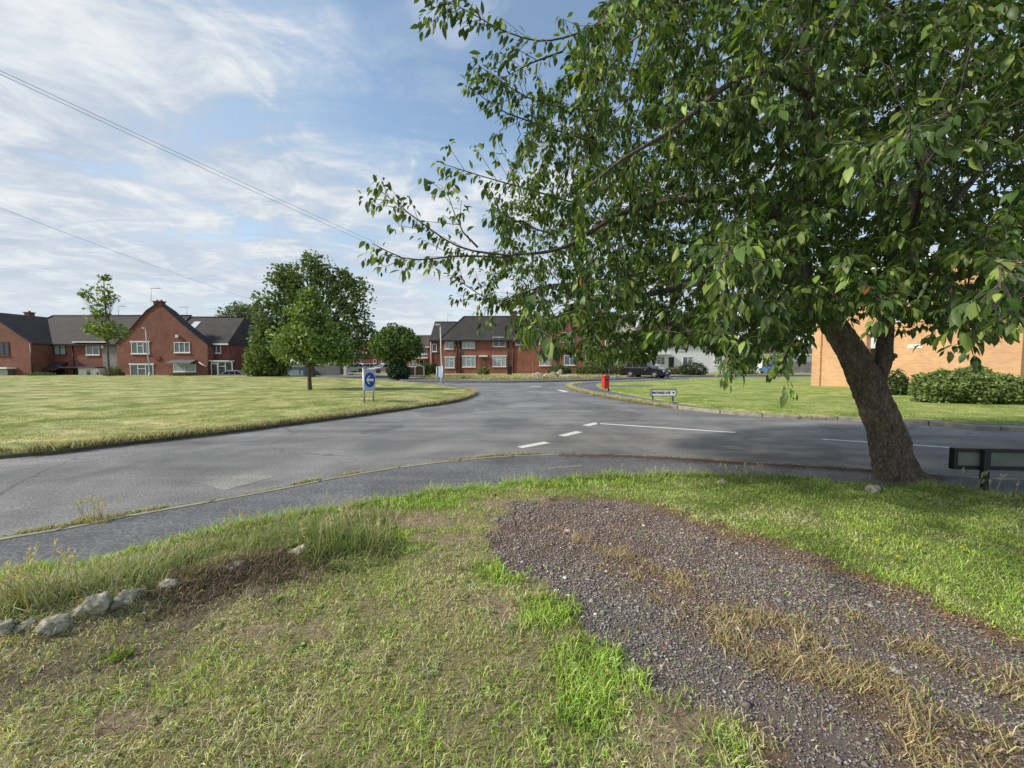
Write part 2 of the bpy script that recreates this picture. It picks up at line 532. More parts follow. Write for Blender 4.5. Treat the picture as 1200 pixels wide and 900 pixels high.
for km in (M['kerb'],):                                                # joints between the kerb stones
    nt = km.node_tree; b = nt.nodes['Principled BSDF']; src = b.inputs['Base Color'].links[0].from_socket
    tcj = N(nt, 'ShaderNodeTexCoord'); sx = N(nt, 'ShaderNodeSeparateXYZ'); nt.links.new(tcj.outputs['Object'], sx.inputs[0])
    f1 = N(nt, 'ShaderNodeMath', operation='MULTIPLY'); nt.links.new(sx.outputs[0], f1.inputs[0]); f1.inputs[1].default_value = 1.22
    f2 = N(nt, 'ShaderNodeMath', operation='FRACT'); nt.links.new(f1.outputs[0], f2.inputs[0])
    f3 = N(nt, 'ShaderNodeMath', operation='LESS_THAN'); nt.links.new(f2.outputs[0], f3.inputs[0]); f3.inputs[1].default_value = .03
    nt.links.new(mixc(nt, f3.outputs[0], src, (.05, .045, .035)), b.inputs['Base Color'])
M['kerb_dark'] = simple('kerb_soil_and_shade', (0.10, 0.085, 0.065), 0.95, 0.4, 6, bump=0.5)  # soil tone, darkened to paint in the shadow of the overhanging grass
m, nt, b = new_mat('worn_road_paint')
tc = N(nt, 'ShaderNodeTexCoord'); a = noise_node(nt, tc.outputs['Object'], 26, 6, 0.75)
r = ramp(nt, [(0.34, (0.22, 0.22, 0.22)), (0.47, (0.62, 0.62, 0.60)), (0.7, (0.80, 0.80, 0.77))]); nt.links.new(a.outputs['Fac'], r.inputs['Fac'])
nt.links.new(r.outputs['Color'], b.inputs['Base Color']); b.inputs['Roughness'].default_value = 0.7
M['paint'] = m
m, nt, b = new_mat('verge_soil')
at_ = N(nt, 'ShaderNodeAttribute', attribute_name='Col'); tc = N(nt, 'ShaderNodeTexCoord')
f = noise_node(nt, tc.outputs['Object'], 55, 6, 0.8); rf = ramp(nt, [(0.28, (0.45,) * 3), (0.72, (1.55,) * 3)]); nt.links.new(f.outputs['Fac'], rf.inputs['Fac'])
c = mixc(nt, 1.0, at_.outputs['Color'], rf.outputs['Color'], 'MULTIPLY'); nt.links.new(c, b.inputs['Base Color'])
b.inputs['Roughness'].default_value = 0.95; b.inputs['Specular IOR Level'].default_value = 0.15
bp = N(nt, 'ShaderNodeBump'); bp.inputs['Strength'].default_value = 1.0; bp.inputs['Distance'].default_value = 0.02
nt.links.new(f.outputs['Fac'], bp.inputs['Height']); nt.links.new(bp.outputs['Normal'], b.inputs['Normal'])
M['soil'] = m
M['blade'] = leafy('grass_blade', 0.30, 0.55, 0.25)
M['stone_chip'] = leafy('gravel_chip', 0.0, 0.8, 0.3)

# ================================================================== lie of the land
Z1 = 0.10
edge_px = [(0, 669), (100, 657), (200, 635), (300, 611), (400, 594), (450, 585), (500, 577), (560, 571), (635, 563), (747, 557), (827, 556), (933, 560), (1013, 568), (1093, 573), (1200, 579)]
EDGE = [(-14, -6), (-9, -1.8), (-6, 0.8), (-4.6, 2.05)] + [gp(x, y, Z1) for x, y in edge_px] + [(9, 4.45), (14, 4.15), (60, 1.5)]
kerb_px = [(0, 629), (90, 614), (150, 602), (300, 576), (400, 557), (475, 545), (560, 536), (600, 533), (667, 531), (720, 531), (800, 535), (880, 540), (965, 545), (1093, 554), (1200, 560)]
NKERB = [(-15, -5), (-10, -1.3), (-7, 1.15), (-5.4, 2.5)] + [gp(x, y, Z1) for x, y in kerb_px] + [(10, 4.95), (15, 4.65), (60, 2.0)]
EDGE_S = np.array(smooth_line(EDGE, 6)); NK_S = np.array(smooth_line(NKERB, 6))
def edge_y(x): return np.interp(x, EDGE_S[:, 0], EDGE_S[:, 1])

def far_z(x, y):
    return -0.06 - 0.85 * sstep(44, 48, y) * sstep(-29, -36, x)

# the ground: one sheet out to the horizon
gx = np.concatenate([np.linspace(-1800, -90, 12), np.linspace(-84, 84, 85), np.linspace(90, 1800, 12)])
gy = np.concatenate([np.linspace(-400, -30, 6), np.linspace(-24, 90, 58), np.linspace(100, 2500, 16)])
GX, GY = np.meshgrid(gx, gy)
V = np.column_stack([GX.ravel(), GY.ravel(), far_z(GX.ravel(), GY.ravel())])
def grid_quads(nx, ny):
    i = np.arange(nx - 1); j = np.arange(ny - 1)
    I, J = np.meshgrid(i, j); k = (J * nx + I).ravel()
    return np.column_stack([k, k + 1, k + nx + 1, k + nx])
tag(big_mesh('ground', V, quads=grid_quads(len(gx), len(gy)), mat=M['far_ground']), kind='structure')

road = sheet('road', [(-29, -14), (90, -14), (90, 62), (-29, 62)], 0.0, M['road'])

# near footway with its kerb
foot_poly = [tuple(p) for p in NK_S] + [tuple(p - np.array([0.0, 0.35])) for p in EDGE_S[::-1]]
fw = []
n = 160
xs = np.linspace(-13, 55, n)
ky = np.interp(xs, NK_S[:, 0], NK_S[:, 1]); ey = np.interp(xs, EDGE_S[:, 0], EDGE_S[:, 1]) - 0.35
V = np.concatenate([np.column_stack([xs, ky - 0.055, np.full(n, 0.088)]), np.column_stack([xs, ey, np.full(n, 0.088)])])
q = np.column_stack([np.arange(n - 1), np.arange(1, n), n + np.arange(1, n), n + np.arange(n - 1)])
tag(big_mesh('footway', V, quads=q[:, ::-1], mat=M['foot']), kind='structure')
mb = MB(); strip(mb, NK_S, 0.075, -0.02, 0.095, -1)
tag(mb.build('kerb', M['kerb']), kind='structure')

# ---- island lawn on the left
isl_px = [(0, 538), (60, 533), (130, 524), (200, 516), (270, 508), (330, 500), (400, 491), (450, 484), (500, 477), (535, 471), (552, 465), (555, 461), (545, 457.5), (520, 453.5), (490, 450), (440, 446.2)]
ISL = [gp(x, y, 0) for x, y in isl_px]
ISL = [(-75, -14), (-30, -7), (-17, 0.2), (-11.5, 4.0)] + ISL + [(-19, 40), (-26, 44.5), (-45, 46.5), (-80, 47)]
ISL_S = [p for p in smooth_line(ISL, 6)]
def ring_lawn(name, boundary, c, prof, mat):
    B = np.array(boundary)[:, :2]; c = np.array(c, float); n = len(B)
    V, q = [], []
    for fr, z in prof:
        P = c + (B - c) * fr
        nz = (fbm(P, 0.16, 5, 4) - 0.5) * 0.16 * (fr < 0.97)
        V.append(np.column_stack([P, np.full(n, z) + nz]))
    for r_ in range(len(prof) - 1):
        i = np.arange(n); j = (i + 1) % n
        q.append(np.column_stack([r_ * n + i, r_ * n + j, (r_ + 1) * n + j, (r_ + 1) * n + i]))
    V = np.concatenate(V); q = np.concatenate(q)
    return tag(big_mesh(name, V, quads=q, mat=mat, smooth=True), kind='structure')
ring_lawn('island_lawn', ISL_S, (-28, 21), [(1.0, 0.0), (0.9995, 0.07), (0.997, 0.11), (0.985, 0.13)] + [(f, 0.13 + 0.06 * (1 - f)) for f in (0.96, 0.92, 0.86, 0.8, 0.72, 0.64, 0.55, 0.45, 0.35, 0.22, 0.1, 0.001)], M['turf'])
def lawn_z(P):
    return 0.14 + (fbm(P, 0.16, 5, 4) - 0.5) * 0.16
mb = MB(); strip(mb, ISL_S[20:-18], 0.12, -0.02, 0.07, 1)
tag(mb.build('island_kerb', M['kerb_dark']), kind='structure')

# ---- right corner: kerb, footway, lawn
rk_px = [(1200, 505.5), (1100, 499), (1000, 493.5), (900, 489), (830, 483), (760, 474.5), (700, 464), (676, 458), (666, 454)]
RK = [(70, 5.5), (35, 8.2), (20, 8.9)] + [gp(x, y, 0) for x, y in rk_px] + [(4.4, 27.5), (6.3, 29.8), (10, 32.2), (15, 36), (22, 40), (70, 47)]
RK_S = smooth_line(RK, 6)
re_px = [(1200, 497), (1100, 492), (1000, 488), (900, 483.5), (830, 477.5), (780, 470), (740, 463), (715, 458), (702, 454)]
RE = [(70, 8.5), (35, 9.9), (20, 10.0)] + [gp(x, y, Z1) for x, y in re_px] + [(6.0, 27.0), (8.0, 29.3), (11.3, 31.5), (16, 35), (23, 38.9), (70, 45.8)]
RE_S = smooth_line(RE, 6)
sheet('corner_footway', RK_S, 0.088, M['foot_far'])
mb = MB(); strip(mb, RK_S, 0.13, -0.02, 0.105, -1)
tag(mb.build('corner_kerb', M['kerb']), kind='structure')
ring_lawn('corner_lawn', RE_S, (30, 24), [(1.0, 0.085), (0.9985, 0.115), (0.99, 0.125)] + [(f, 0.125 + 0.06 * (1 - f)) for f in (0.96, 0.92, 0.86, 0.8, 0.72, 0.64, 0.55, 0.45, 0.35, 0.22, 0.1, 0.001)], M['turf_green'])

# ---- plots across the far road
FV = [(-8.6, 31.6), (-4, 31.0), (0, 31.0), (6, 33.3), (14, 39.2), (20, 43.6), (70, 52), (90, 54), (90, 90), (-27, 90), (-27, 57.5), (-17, 45.5), (-12, 38.5)]
FV_S = smooth_line(FV[:8], 5)
sheet('far_pavement', FV_S + FV[8:], 0.10, M['foot_far'], skirt=0.12)
FG = [(-7.5, 34.2), (0, 33.0), (5.4, 35.0), (13.2, 41), (19.5, 45.6), (69, 54), (88, 56), (88, 88), (-25, 88), (-25, 58), (-15.5, 46), (-10.8, 38.5)]
sheet('front_verge', FG, 0.104, M['turf_dry'])

# worn reinstatement patches in the carriageway
M['patch'] = asphalt_mat('patched_tarmac', (0.105, 0.102, 0.10), (0.17, 0.166, 0.16), 1.4, .2)
M['patch_pale'] = asphalt_mat('pale_patched_tarmac', (0.185, 0.178, 0.17), (0.29, 0.28, 0.265), 1.4, .2)
for pts, mt in [([(688, 474), (756, 485), (742, 491.5), (702, 488)], 'patch'), ([(800, 517), (905, 523), (898, 530), (792, 524)], 'patch'), ([(236, 566), (300, 552), (322, 559), (262, 575)], 'patch_pale'), ([(420, 505), (470, 498), (474, 501), (424, 509)], 'patch')]:
    tag(sheet('road_patch', [gp(x, y, 0) for x, y in pts], 0.0028, M[mt]), kind='structure')
# painted lines
def dash(p, q, w):
    a, b_ = np.array(gp(*p)), np.array(gp(*q)); d = (b_ - a) / np.linalg.norm(b_ - a); nn = np.array([-d[1], d[0]]) * w / 2
    return [tuple(a + nn), tuple(b_ + nn), tuple(b_ - nn), tuple(a - nn)]
for p, q, w in [((609, 524.5), (641, 518.5), .17), ((658, 511), (679, 506), .19), ((686, 499), (700, 495.8), .20), ((700, 496.3), (862, 507), .13), ((963, 514.8), (1062, 521), .12), ((1060, 521), (1300, 537), .12),
                ((622, 452.6), (634, 453.2), .3), ((655, 457), (664, 459.5), .3)]:
    tag(sheet('road_marking', dash(p, q, w), 0.004, M['paint']), kind='structure')
tag(sheet('road_marking', [gp(642, 548.2, .09), gp(682, 545.2, .09), gp(682, 546.6, .09), gp(642, 549.8, .09)], 0.0925, simple('faded_paint', (.22, .21, .2), .8, .3, 30)), kind='structure')

# ================================================================== foreground verge
def gpl(pts, z=0.12): return [gp(x, y, z) for x, y in pts]
GRAV = gpl([(590, 600), (612, 590), (650, 585), (720, 586), (765, 594), (850, 621), (940, 650), (1000, 673), (1100, 712), (1200, 757), (1330, 815), (1500, 900), (1500, 1600), (1050, 1600), (960, 950), (905, 893), (830, 838), (760, 783), (703, 735), (655, 702), (618, 682), (580, 655), (566, 628)])
STRAW = gpl([(700, 635), (740, 655), (780, 680), (850, 722), (920, 762), (1000, 805), (1080, 855), (1150, 910), (1230, 990)])
STRAW2 = gpl([(1010, 735), (1090, 770), (1180, 800), (1260, 830)])
STONES = gpl([(-60, 770), (0, 755), (60, 742), (120, 725), (150, 712), (205, 698), (280, 676), (350, 655)], 0.15)
SOILB = gpl([(-60, 830), (20, 800), (110, 785), (180, 760), (240, 715), (300, 690), (370, 672)], 0.12)
BARE = [(gp(610, 590, .12), .50, .16), (gp(500, 612, .12), .42, .15), (gp(520, 634, .12), .30, .09), (gp(790, 855, .12), .17, .20), (gp(590, 715, .12), .12, .12), (gp(330, 745, .12), .2, .06), (gp(150, 850, .12), .14, .05)]
LUSH = [(gp(640, 720, .12), .26, .17), (gp(720, 785, .12), .25, .17), (gp(840, 885, .12), .14, .10), (gp(600, 672, .12), .3, .13), (gp(400, 640, .12), .55, .25), (gp(480, 590, .12), .9, .2), (gp(680, 568, .12), .7, .14), (gp(690, 840, .12), .12, .1)]

def ell(P, lst, s):
    out = np.zeros(len(P))
    for i, ((cx, cy), rx, ry) in enumerate(lst):
        d = np.hypot((P[:, 0] - cx) / rx, (P[:, 1] - cy) / ry)
        out = np.maximum(out, sstep(1.55, 0.45, d + (fbm(P, 5, s + i, 4) - 0.5) * 1.5))
    return out

def fields(P):
    n1 = fbm(P, 2.2, 3, 4); n2 = fbm(P, 9, 11, 3); n3 = fbm(P, 0.9, 23, 3)
    g = sd_poly(P, GRAV) + (n2 - 0.5) * 0.34 + (n1 - 0.5) * 0.28
    grav = sstep(0.04, -0.04, g)
    bare = ell(P, BARE, 40) * (1 - grav)
    soil = .85 * sstep(0.34, 0.04, seg_dist(P, SOILB) + (n2 - .5) * .55 + (n1 - .5) * .3) * (1 - grav)
    straw = np.maximum(sstep(0.26, 0.03, seg_dist(P, STRAW) + (n1 - 0.5) * 0.75 + (n2 - .5) * .4), 0.75 * sstep(0.22, 0.02, seg_dist(P, STRAW2) + (n1 - 0.5) * 0.5))
    lush = np.maximum(ell(P, LUSH, 60), 0.85 * sstep(0.45, 0.1, edge_y(P[:, 0]) - P[:, 1] + (n1 - .5) * .4) * sstep(2.6, 1.5, P[:, 0]))
    right = sstep(-0.3, 0.3, P[:, 0] - np.interp(P[:, 1], [1, 2.0, 2.6, 3.6, 5.0], [1.6, 1.7, 1.6, .6, .3]))
    rim = sstep(0.12, 0.01, np.abs(g - 0.02)) * sstep(.45, .7, n1 + 0.15 * right)
    return dict(g=g, grav=grav, bare=bare, soil=soil, straw=straw, lush=lush, right=right, rim=rim, n1=n1, n2=n2, n3=n3)

def verge_z(P, F=None):
    P = np.asarray(P, float)
    ey = edge_y(P[:, 0]) - P[:, 1]
    z = 0.02 + 0.095 * sstep(-0.10, 0.10, ey + (fbm(P, 4, 77, 3) - .5) * .25) + 0.02 * sstep(0.1, 1.2, ey)
    d = seg_dist(P, STONES)
    up = sstep(-0.3, 0.05, np.interp(P[:, 0], [s[0] for s in STONES], [s[1] for s in STONES]) * -1 + P[:, 1])   # 1 on the road side of the stones
    z = z + 0.10 * np.exp(-(d / 0.42) ** 2) * (0.35 + 0.65 * up) * sstep(0.0, 0.5, ey) * sstep(-0.9, -1.6, P[:, 0])
    z = z + (fbm(P, 3.2, 9, 4) - 0.5) * 0.055 * sstep(0, 0.3, ey) + (fbm(P, 14, 19, 2) - .5) * .014
    z = z + 0.03 * np.exp(-((P[:, 0] - 4.95) ** 2 + (P[:, 1] - 4.85) ** 2) / 0.25)
    return z - 0.12 * sstep(0.02, -0.25, ey)

xs = np.arange(-9, 12.01, 0.045); ys = np.concatenate([np.arange(-3, 0.8, .3), np.arange(0.8, 5.6, 0.045)])
GX, GY = np.meshgrid(xs, ys); P2 = np.column_stack([GX.ravel(), GY.ravel()])
F = fields(P2)
Z = verge_z(P2) - 0.012 * F['grav']
def mixv(a, b, t): return a * (1 - t[:, None]) + np.array(b)[None, :] * t[:, None]
C = np.tile(np.array([0.30, 0.26, 0.14]), (len(P2), 1))
C = mixv(C, (0.19, 0.24, 0.07), F['right'] * .8)
C = mixv(C, (0.12, 0.16, 0.04), F['lush'])
C = mixv(C, (0.33, 0.25, 0.175), F['bare'])
C = mixv(C, (0.175, 0.14, 0.108), F['soil'])
C = mixv(C, (0.20, 0.165, 0.145), F['grav'])
C = mixv(C, (0.20, 0.12, 0.085), F['rim'] * .75)
C = mixv(C, (0.19, 0.125, 0.07), F['straw'] * F['grav'] * .7)
C *= (0.8 + 0.4 * F['n2'])[:, None]
tag(big_mesh('grass_verge', np.column_stack([P2, Z]), quads=grid_quads(len(xs), len(ys)), mat=M['soil'], cols=C, smooth=True), kind='structure')

# ---- grass blades
def blade_mesh(name, P, H, W, C, lean, mat, parent=None, tip=1.25, az=None, foot=0.55):
    n = len(P)
    a = rng.uniform(0, 2 * np.pi, n) if az is None else az
    t = rng.uniform(0, 2 * np.pi, n)
    wx, wy = np.cos(t) * W / 2, np.sin(t) * W / 2
    L = lean * H
    mid = P + np.column_stack([np.cos(a) * L * 0.35, np.sin(a) * L * 0.35, H * 0.58 * np.sqrt(np.clip(1 - (lean * .45) ** 2, .12, 1))])
    top = P + np.column_stack([np.cos(a) * L, np.sin(a) * L, H * np.sqrt(np.clip(1 - (lean * .9) ** 2, .03, 1))])
    o = np.column_stack([wx, wy, np.zeros(n)])
    V = np.stack([P - o, P + o, mid - o * .8, mid + o * .8, top], 1).reshape(-1, 3)
    k = np.arange(n) * 5
    q = np.column_stack([k, k + 1, k + 3, k + 2]); tr = np.column_stack([k + 2, k + 3, k + 4])
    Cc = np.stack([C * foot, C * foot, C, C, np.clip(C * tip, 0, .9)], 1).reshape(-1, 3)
    return big_mesh(name, V, quads=q, tris=tr, mat=mat, parent=parent, cols=Cc)

def pal(n, cols, jitter=0.18):
    cols = np.array(cols); c = cols[rng.integers(0, len(cols), n)]
    return c * (1 + rng.normal(0, jitter, (n, 1))) * (1 + rng.normal(0, .05, (n, 3)))

GREEN = [(.22, .31, .07), (.18, .28, .06), (.28, .35, .09), (.20, .29, .08)]
BRIGHT = [(.215, .32, .07), (.18, .285, .06), (.27, .355, .085)]
RGREEN = [(.20, .285, .075), (.16, .235, .065), (.25, .31, .09), (.27, .30, .11)]
DRY = [(.50, .455, .29), (.43, .39, .25), (.57, .52, .37), (.37, .335, .20)]
OLIVE = [(.29, .33, .13), (.33, .34, .14), (.25, .30, .10)]
cand = []
for y0, y1, dens in [(1.0, 1.8, 15000), (1.8, 2.6, 11000), (2.6, 3.6, 7000), (3.6, 4.6, 4300), (4.6, 5.4, 3000)]:
    x0, x1 = -1.42 * y1 - 1.6, 1.42 * y1 + 1.2
    k = int((x1 - x0) * (y1 - y0) * dens)
    cand.append(np.column_stack([rng.uniform(x0, x1, k), rng.uniform(y0, y1, k)]))
P2 = np.concatenate(cand)
P2 = P2[P2[:, 1] < edge_y(P2[:, 0]) + 0.03]
F = fields(P2)
clump = fbm(P2, 11, 91, 3)
keep = (0.35 + 1.1 * clump) * (1 - .97 * F['grav']) * (1 - .93 * F['bare']) * (1 - .75 * F['soil']) * (1 - .6 * F['rim'])
keep = keep * (0.74 + .4 * F['lush'] + .3 * F['right'])
keep *= 1 - .6 * sstep(.60, .70, F['n2']) * (1 - F['right']) * (1 - F['lush'])
s = rng.random(len(P2)) < keep
P2 = P2[s]; F = {k: v[s] for k, v in F.items()}; clump = clump[s]
n = len(P2)
WARM = np.array([1.72, 1.80, 1.36])
H = rng.uniform(.012, .040, n) * (0.75 + .7 * clump) * (1 + 0.9 * F['lush'] + .15 * F['right'])
ey = edge_y(P2[:, 0]) - P2[:, 1]
H *= 1 + 1.3 * sstep(.22, .02, ey) * sstep(.4, .6, F['n1'])
W = rng.uniform(.0022, .0052, n) * (.85 + .13 * P2[:, 1])
dryp = np.clip(.43 + (F['n1'] - .5) * 2.3 + (F['n3'] - .5) * 1.0 - .55 * F['lush'] - .42 * F['right'] + .12 * sstep(-.4, -2, P2[:, 0]), .03, .88)
u = rng.random(n)
C = pal(n, OLIVE)
gr = rng.random(n) < .55
C = np.where(gr[:, None], pal(n, GREEN), C)
C = np.where((F['right'] > rng.random(n))[:, None], pal(n, RGREEN), C)
C = np.where((F['lush'] * .55 > rng.random(n))[:, None], pal(n, BRIGHT), C)
C = np.where((u < dryp)[:, None], pal(n, DRY), C)
C = C * WARM * (.72 + .56 * clump)[:, None]
lean = np.clip(rng.normal(.72, .25, n) + .3 * (u < dryp), .1, 1.08)
Z = verge_z(P2)
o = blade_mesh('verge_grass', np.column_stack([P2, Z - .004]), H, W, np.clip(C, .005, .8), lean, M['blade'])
tag(o, 'short mown grass, green and straw mixed, covering the near verge', 'grass', kind='stuff')
NB = n

# broad-leaved weeds among the grass
k = 900
P2 = np.column_stack([rng.uniform(-4.5, 6, k), rng.uniform(1.1, 4.3, k)])
P2 = P2[(P2[:, 1] < edge_y(P2[:, 0]) - .1) & (np.abs(P2[:, 0]) < 1.42 * P2[:, 1] + .6)]
F = fields(P2); P2 = P2[(F['grav'] < .3) & (F['soil'] < .6) & (rng.random(len(P2)) < .3 + F['n1'])]
WEEDS = P2

# clippings and dry stems lying flat over the left half of the verge
k = 48000
P2 = np.column_stack([rng.uniform(-5.5, 2.4, k), rng.uniform(1.0, 4.4, k)])
P2 = P2[(P2[:, 1] < edge_y(P2[:, 0]) - .1) & (np.abs(P2[:, 0]) < 1.42 * P2[:, 1] + 1.6)]
F = fields(P2); s = rng.random(len(P2)) < (1 - F['grav']) * (1 - .8 * F['lush']) * (1 - F['right']) * (.3 + F['n1']); P2 = P2[s]; F = {kk: v[s] for kk, v in F.items()}; n = len(P2)
C = np.where((F['soil'] > rng.random(n))[:, None], pal(n, [(.22, .17, .13), (.28, .22, .17), (.16, .12, .095)]), pal(n, DRY + [(.28, .22, .13)]))
o = blade_mesh('dead_grass', np.column_stack([P2, verge_z(P2) + .004]), rng.uniform(.03, .085, n), rng.uniform(.002, .0045, n), C, rng.uniform(.95, 1.1, n), M['blade'], foot=.95, tip=1.0)
tag(o, 'loose dead straw and clippings scattered on the near verge', 'dead grass', kind='stuff')

# straw growing through the gravel
k = 120000
P2 = np.column_stack([rng.uniform(-.3, 4.2, k), rng.uniform(1.0, 3.9, k)])
F = fields(P2)
extra = ell(P2, [(gp(690, 632, .12), .16, .10), (gp(640, 618, .12), .2, .06), (gp(760, 645, .12), .25, .08)], 70)
tuftn = fbm(P2, 7, 131, 3)
s = rng.random(len(P2)) < F['grav'] * (np.maximum(F['straw'] ** 1.6, .6 * extra) * sstep(.42, .62, tuftn) * .62 + .006)
P2 = P2[s]; n = len(P2)
C = pal(n, [(.62, .49, .27), (.54, .42, .22), (.70, .58, .36), (.44, .33, .17), (.38, .35, .14)])
o = blade_mesh('straw', np.column_stack([P2, verge_z(P2) - .01]), rng.uniform(.03, .105, n), rng.uniform(.002, .0045, n), C, np.clip(rng.normal(1.0, .14, n), .4, 1.1), M['blade'], foot=.75, tip=1.05)
tag(o, 'dry yellow straw growing in a band along the middle of the gravel', 'straw', kind='stuff')

# gravel chips
k = 380000
P2 = np.column_stack([rng.uniform(-.8, 5.8, k), np.sqrt(rng.uniform(1.0, 4.1 ** 2, k))])
P2 = P2[np.abs(P2[:, 0]) < 1.42 * P2[:, 1] + .6]
F = fields(P2)
s = (F['g'] < rng.normal(-.01, .035, len(P2))); P2 = P2[s]; F = {kk: v[s] for kk, v in F.items()}
s = rng.random(len(P2)) < np.clip(2.4 / P2[:, 1], .42, 1) * .95; P2 = P2[s]; F = {kk: v[s] for kk, v in F.items()}
n = len(P2)
S = rng.lognormal(-5.84, .50, n) * (.85 + .17 * P2[:, 1])
big = rng.random(n) < .002; S = np.where(big, S * 1.7, S)
base = np.array([(1, 0, 0), (0, 1, 0), (-1, 0, 0), (0, -1, 0), (0, 0, .75), (0, 0, -.75)])
V = base[None] * (1 + rng.uniform(-.42, .42, (n, 6, 3))) + rng.uniform(-.25, .25, (n, 6, 3))
an = rng.uniform(0, 2 * np.pi, n); ca, sa = np.cos(an)[:, None], np.sin(an)[:, None]
X = V[..., 0] * ca - V[..., 1] * sa; Y = V[..., 0] * sa + V[..., 1] * ca
V = np.stack([X, Y, V[..., 2] * .6], -1) * S[:, None, None]
V += np.column_stack([P2, verge_z(P2) - .008 + S * .15])[:, None, :]
tris = np.array([(0, 1, 4), (1, 2, 4), (2, 3, 4), (3, 0, 4), (1, 0, 5), (2, 1, 5), (3, 2, 5), (0, 3, 5)])
T = (tris[None] + (np.arange(n) * 6)[:, None, None]).reshape(-1, 3)
red = np.clip(F['n1'] * 1.1 - .1 + .3 * sstep(2.0, 3.2, P2[:, 1]) + .5 * F['straw'] + .6 * F['rim'], 0, 1)
C = np.where((rng.random(n) < red)[:, None], pal(n, [(.235, .178, .158), (.19, .142, .128), (.28, .215, .19), (.23, .165, .135)], .2), pal(n, [(.225, .212, .205), (.265, .25, .24), (.175, .162, .157), (.32, .305, .29)], .2))
C = np.where((rng.random(n) < .018)[:, None], pal(n, [(.5, .48, .45), (.42, .38, .34)]), C)
C = np.where((big & (rng.random(n) < .6))[:, None], pal(n, [(.55, .53, .5)]), C)
o = big_mesh('gravel', V.reshape(-1, 3), tris=T, mat=M['stone_chip'], cols=np.clip(np.repeat(C, 6, 0), .01, .8))
tag(o, 'purple grey gravel chippings on the worn track in the foreground', 'gravel', kind='stuff')
NG = n

# red-brown litter along the gravel rim and the gutter
def litter(name, line, k, spread, size, cols, z0, label, zf=None):
    L = np.array(line); seg = rng.random(k) * (len(L) - 1); i = seg.astype(int); f = (seg - i)[:, None]
    P = L[i] * (1 - f) + L[i + 1] * f + rng.normal(0, spread, (k, 2))
    z = zf(P) + z0 if zf else np.full(k, z0)
    a = rng.uniform(0, 6.28, k); s1 = rng.uniform(.4, 1, k) * size; s2 = s1 * rng.uniform(.3, .6, k)
    d1 = np.column_stack([np.cos(a) * s1, np.sin(a) * s1, rng.normal(0, .3, k) * s1]); d2 = np.column_stack([-np.sin(a) * s2, np.cos(a) * s2, rng.normal(0, .3, k) * s2])
    c = np.column_stack([P, z])
    V = np.stack([c - d1, c - d2, c + d1, c + d2], 1).reshape(-1, 3)
    C = np.repeat(pal(k, cols, .25), 4, 0)
    return tag(big_mesh(name, V, quads=np.arange(4 * k).reshape(-1, 4), mat=M['stone_chip'], cols=np.clip(C, .01, .8)), label, 'leaf litter', kind='stuff')
litter('leaf_litter', gpl([(765, 597), (850, 624), (940, 653), (1000, 676), (1100, 716), (1200, 761)]), 4200, .09, .010, [(.26, .12, .08), (.20, .09, .06), (.31, .17, .11), (.34, .26, .15)], .006, 'red brown litter along the right hand rim of the gravel', verge_z)
litter('leaf_litter', [gp(x, y, .09) for x, y in [(655, 533), (720, 533.5), (800, 538), (880, 543), (980, 549), (1100, 559)]], 9000, .085, .013, [(.13, .075, .055), (.17, .10, .075), (.10, .06, .05)], .096, 'brown leaf litter in the gutter along the footway kerb')
# ================================================================== bark and leaves
def bark_mat(name, lo, hi, scale=9):
    m, nt, b = new_mat(name)
    tc = N(nt, 'ShaderNodeTexCoord'); co = tc.outputs['Object']
    mp = N(nt, 'ShaderNodeMapping'); mp.inputs['Scale'].default_value = (1, 1, .38); nt.links.new(co, mp.inputs[0])
    a = noise_node(nt, mp.outputs[0], scale * 1.6, 8, .72, .9)
    v = N(nt, 'ShaderNodeTexVoronoi', feature='DISTANCE_TO_EDGE'); v.inputs['Scale'].default_value = scale * 2.2
    nt.links.new(mixc(nt, .12, mp.outputs[0], a.outputs['Color']), v.inputs['Vector'])
    h = N(nt, 'ShaderNodeMath', operation='MULTIPLY_ADD'); nt.links.new(v.outputs['Distance'], h.inputs[0]); h.inputs[1].default_value = 1.1; nt.links.new(a.outputs['Fac'], h.inputs[2])
    r = ramp(nt, [(.36, lo), (.62, [(x + y) / 2 for x, y in zip(lo, hi)]), (.95, hi)]); nt.links.new(h.outputs[0], r.inputs['Fac'])
    nt.links.new(r.outputs['Color'], b.inputs['Base Color']); b.inputs['Roughness'].default_value = .92; b.inputs['Specular IOR Level'].default_value = .2
    bp = N(nt, 'ShaderNodeBump'); bp.inputs['Strength'].default_value = 1.0; bp.inputs['Distance'].default_value = .035
    nt.links.new(h.outputs[0], bp.inputs['Height']); nt.links.new(bp.outputs['Normal'], b.inputs['Normal'])
    return m
M['bark'] = bark_mat('cherry_bark', (.04, .03, .024), (.40, .325, .26), 13)
M['twig'] = simple('twig_bark', (.11, .085, .07), .8, .45, 9)
M['bark_far'] = bark_mat('far_bark', (.05, .04, .03), (.17, .14, .11), 5)
M['leaf'] = leafy('cherry_leaf', .36, .45, .32)
M['leaf_far'] = leafy('far_leaf', .25, .6, .2)

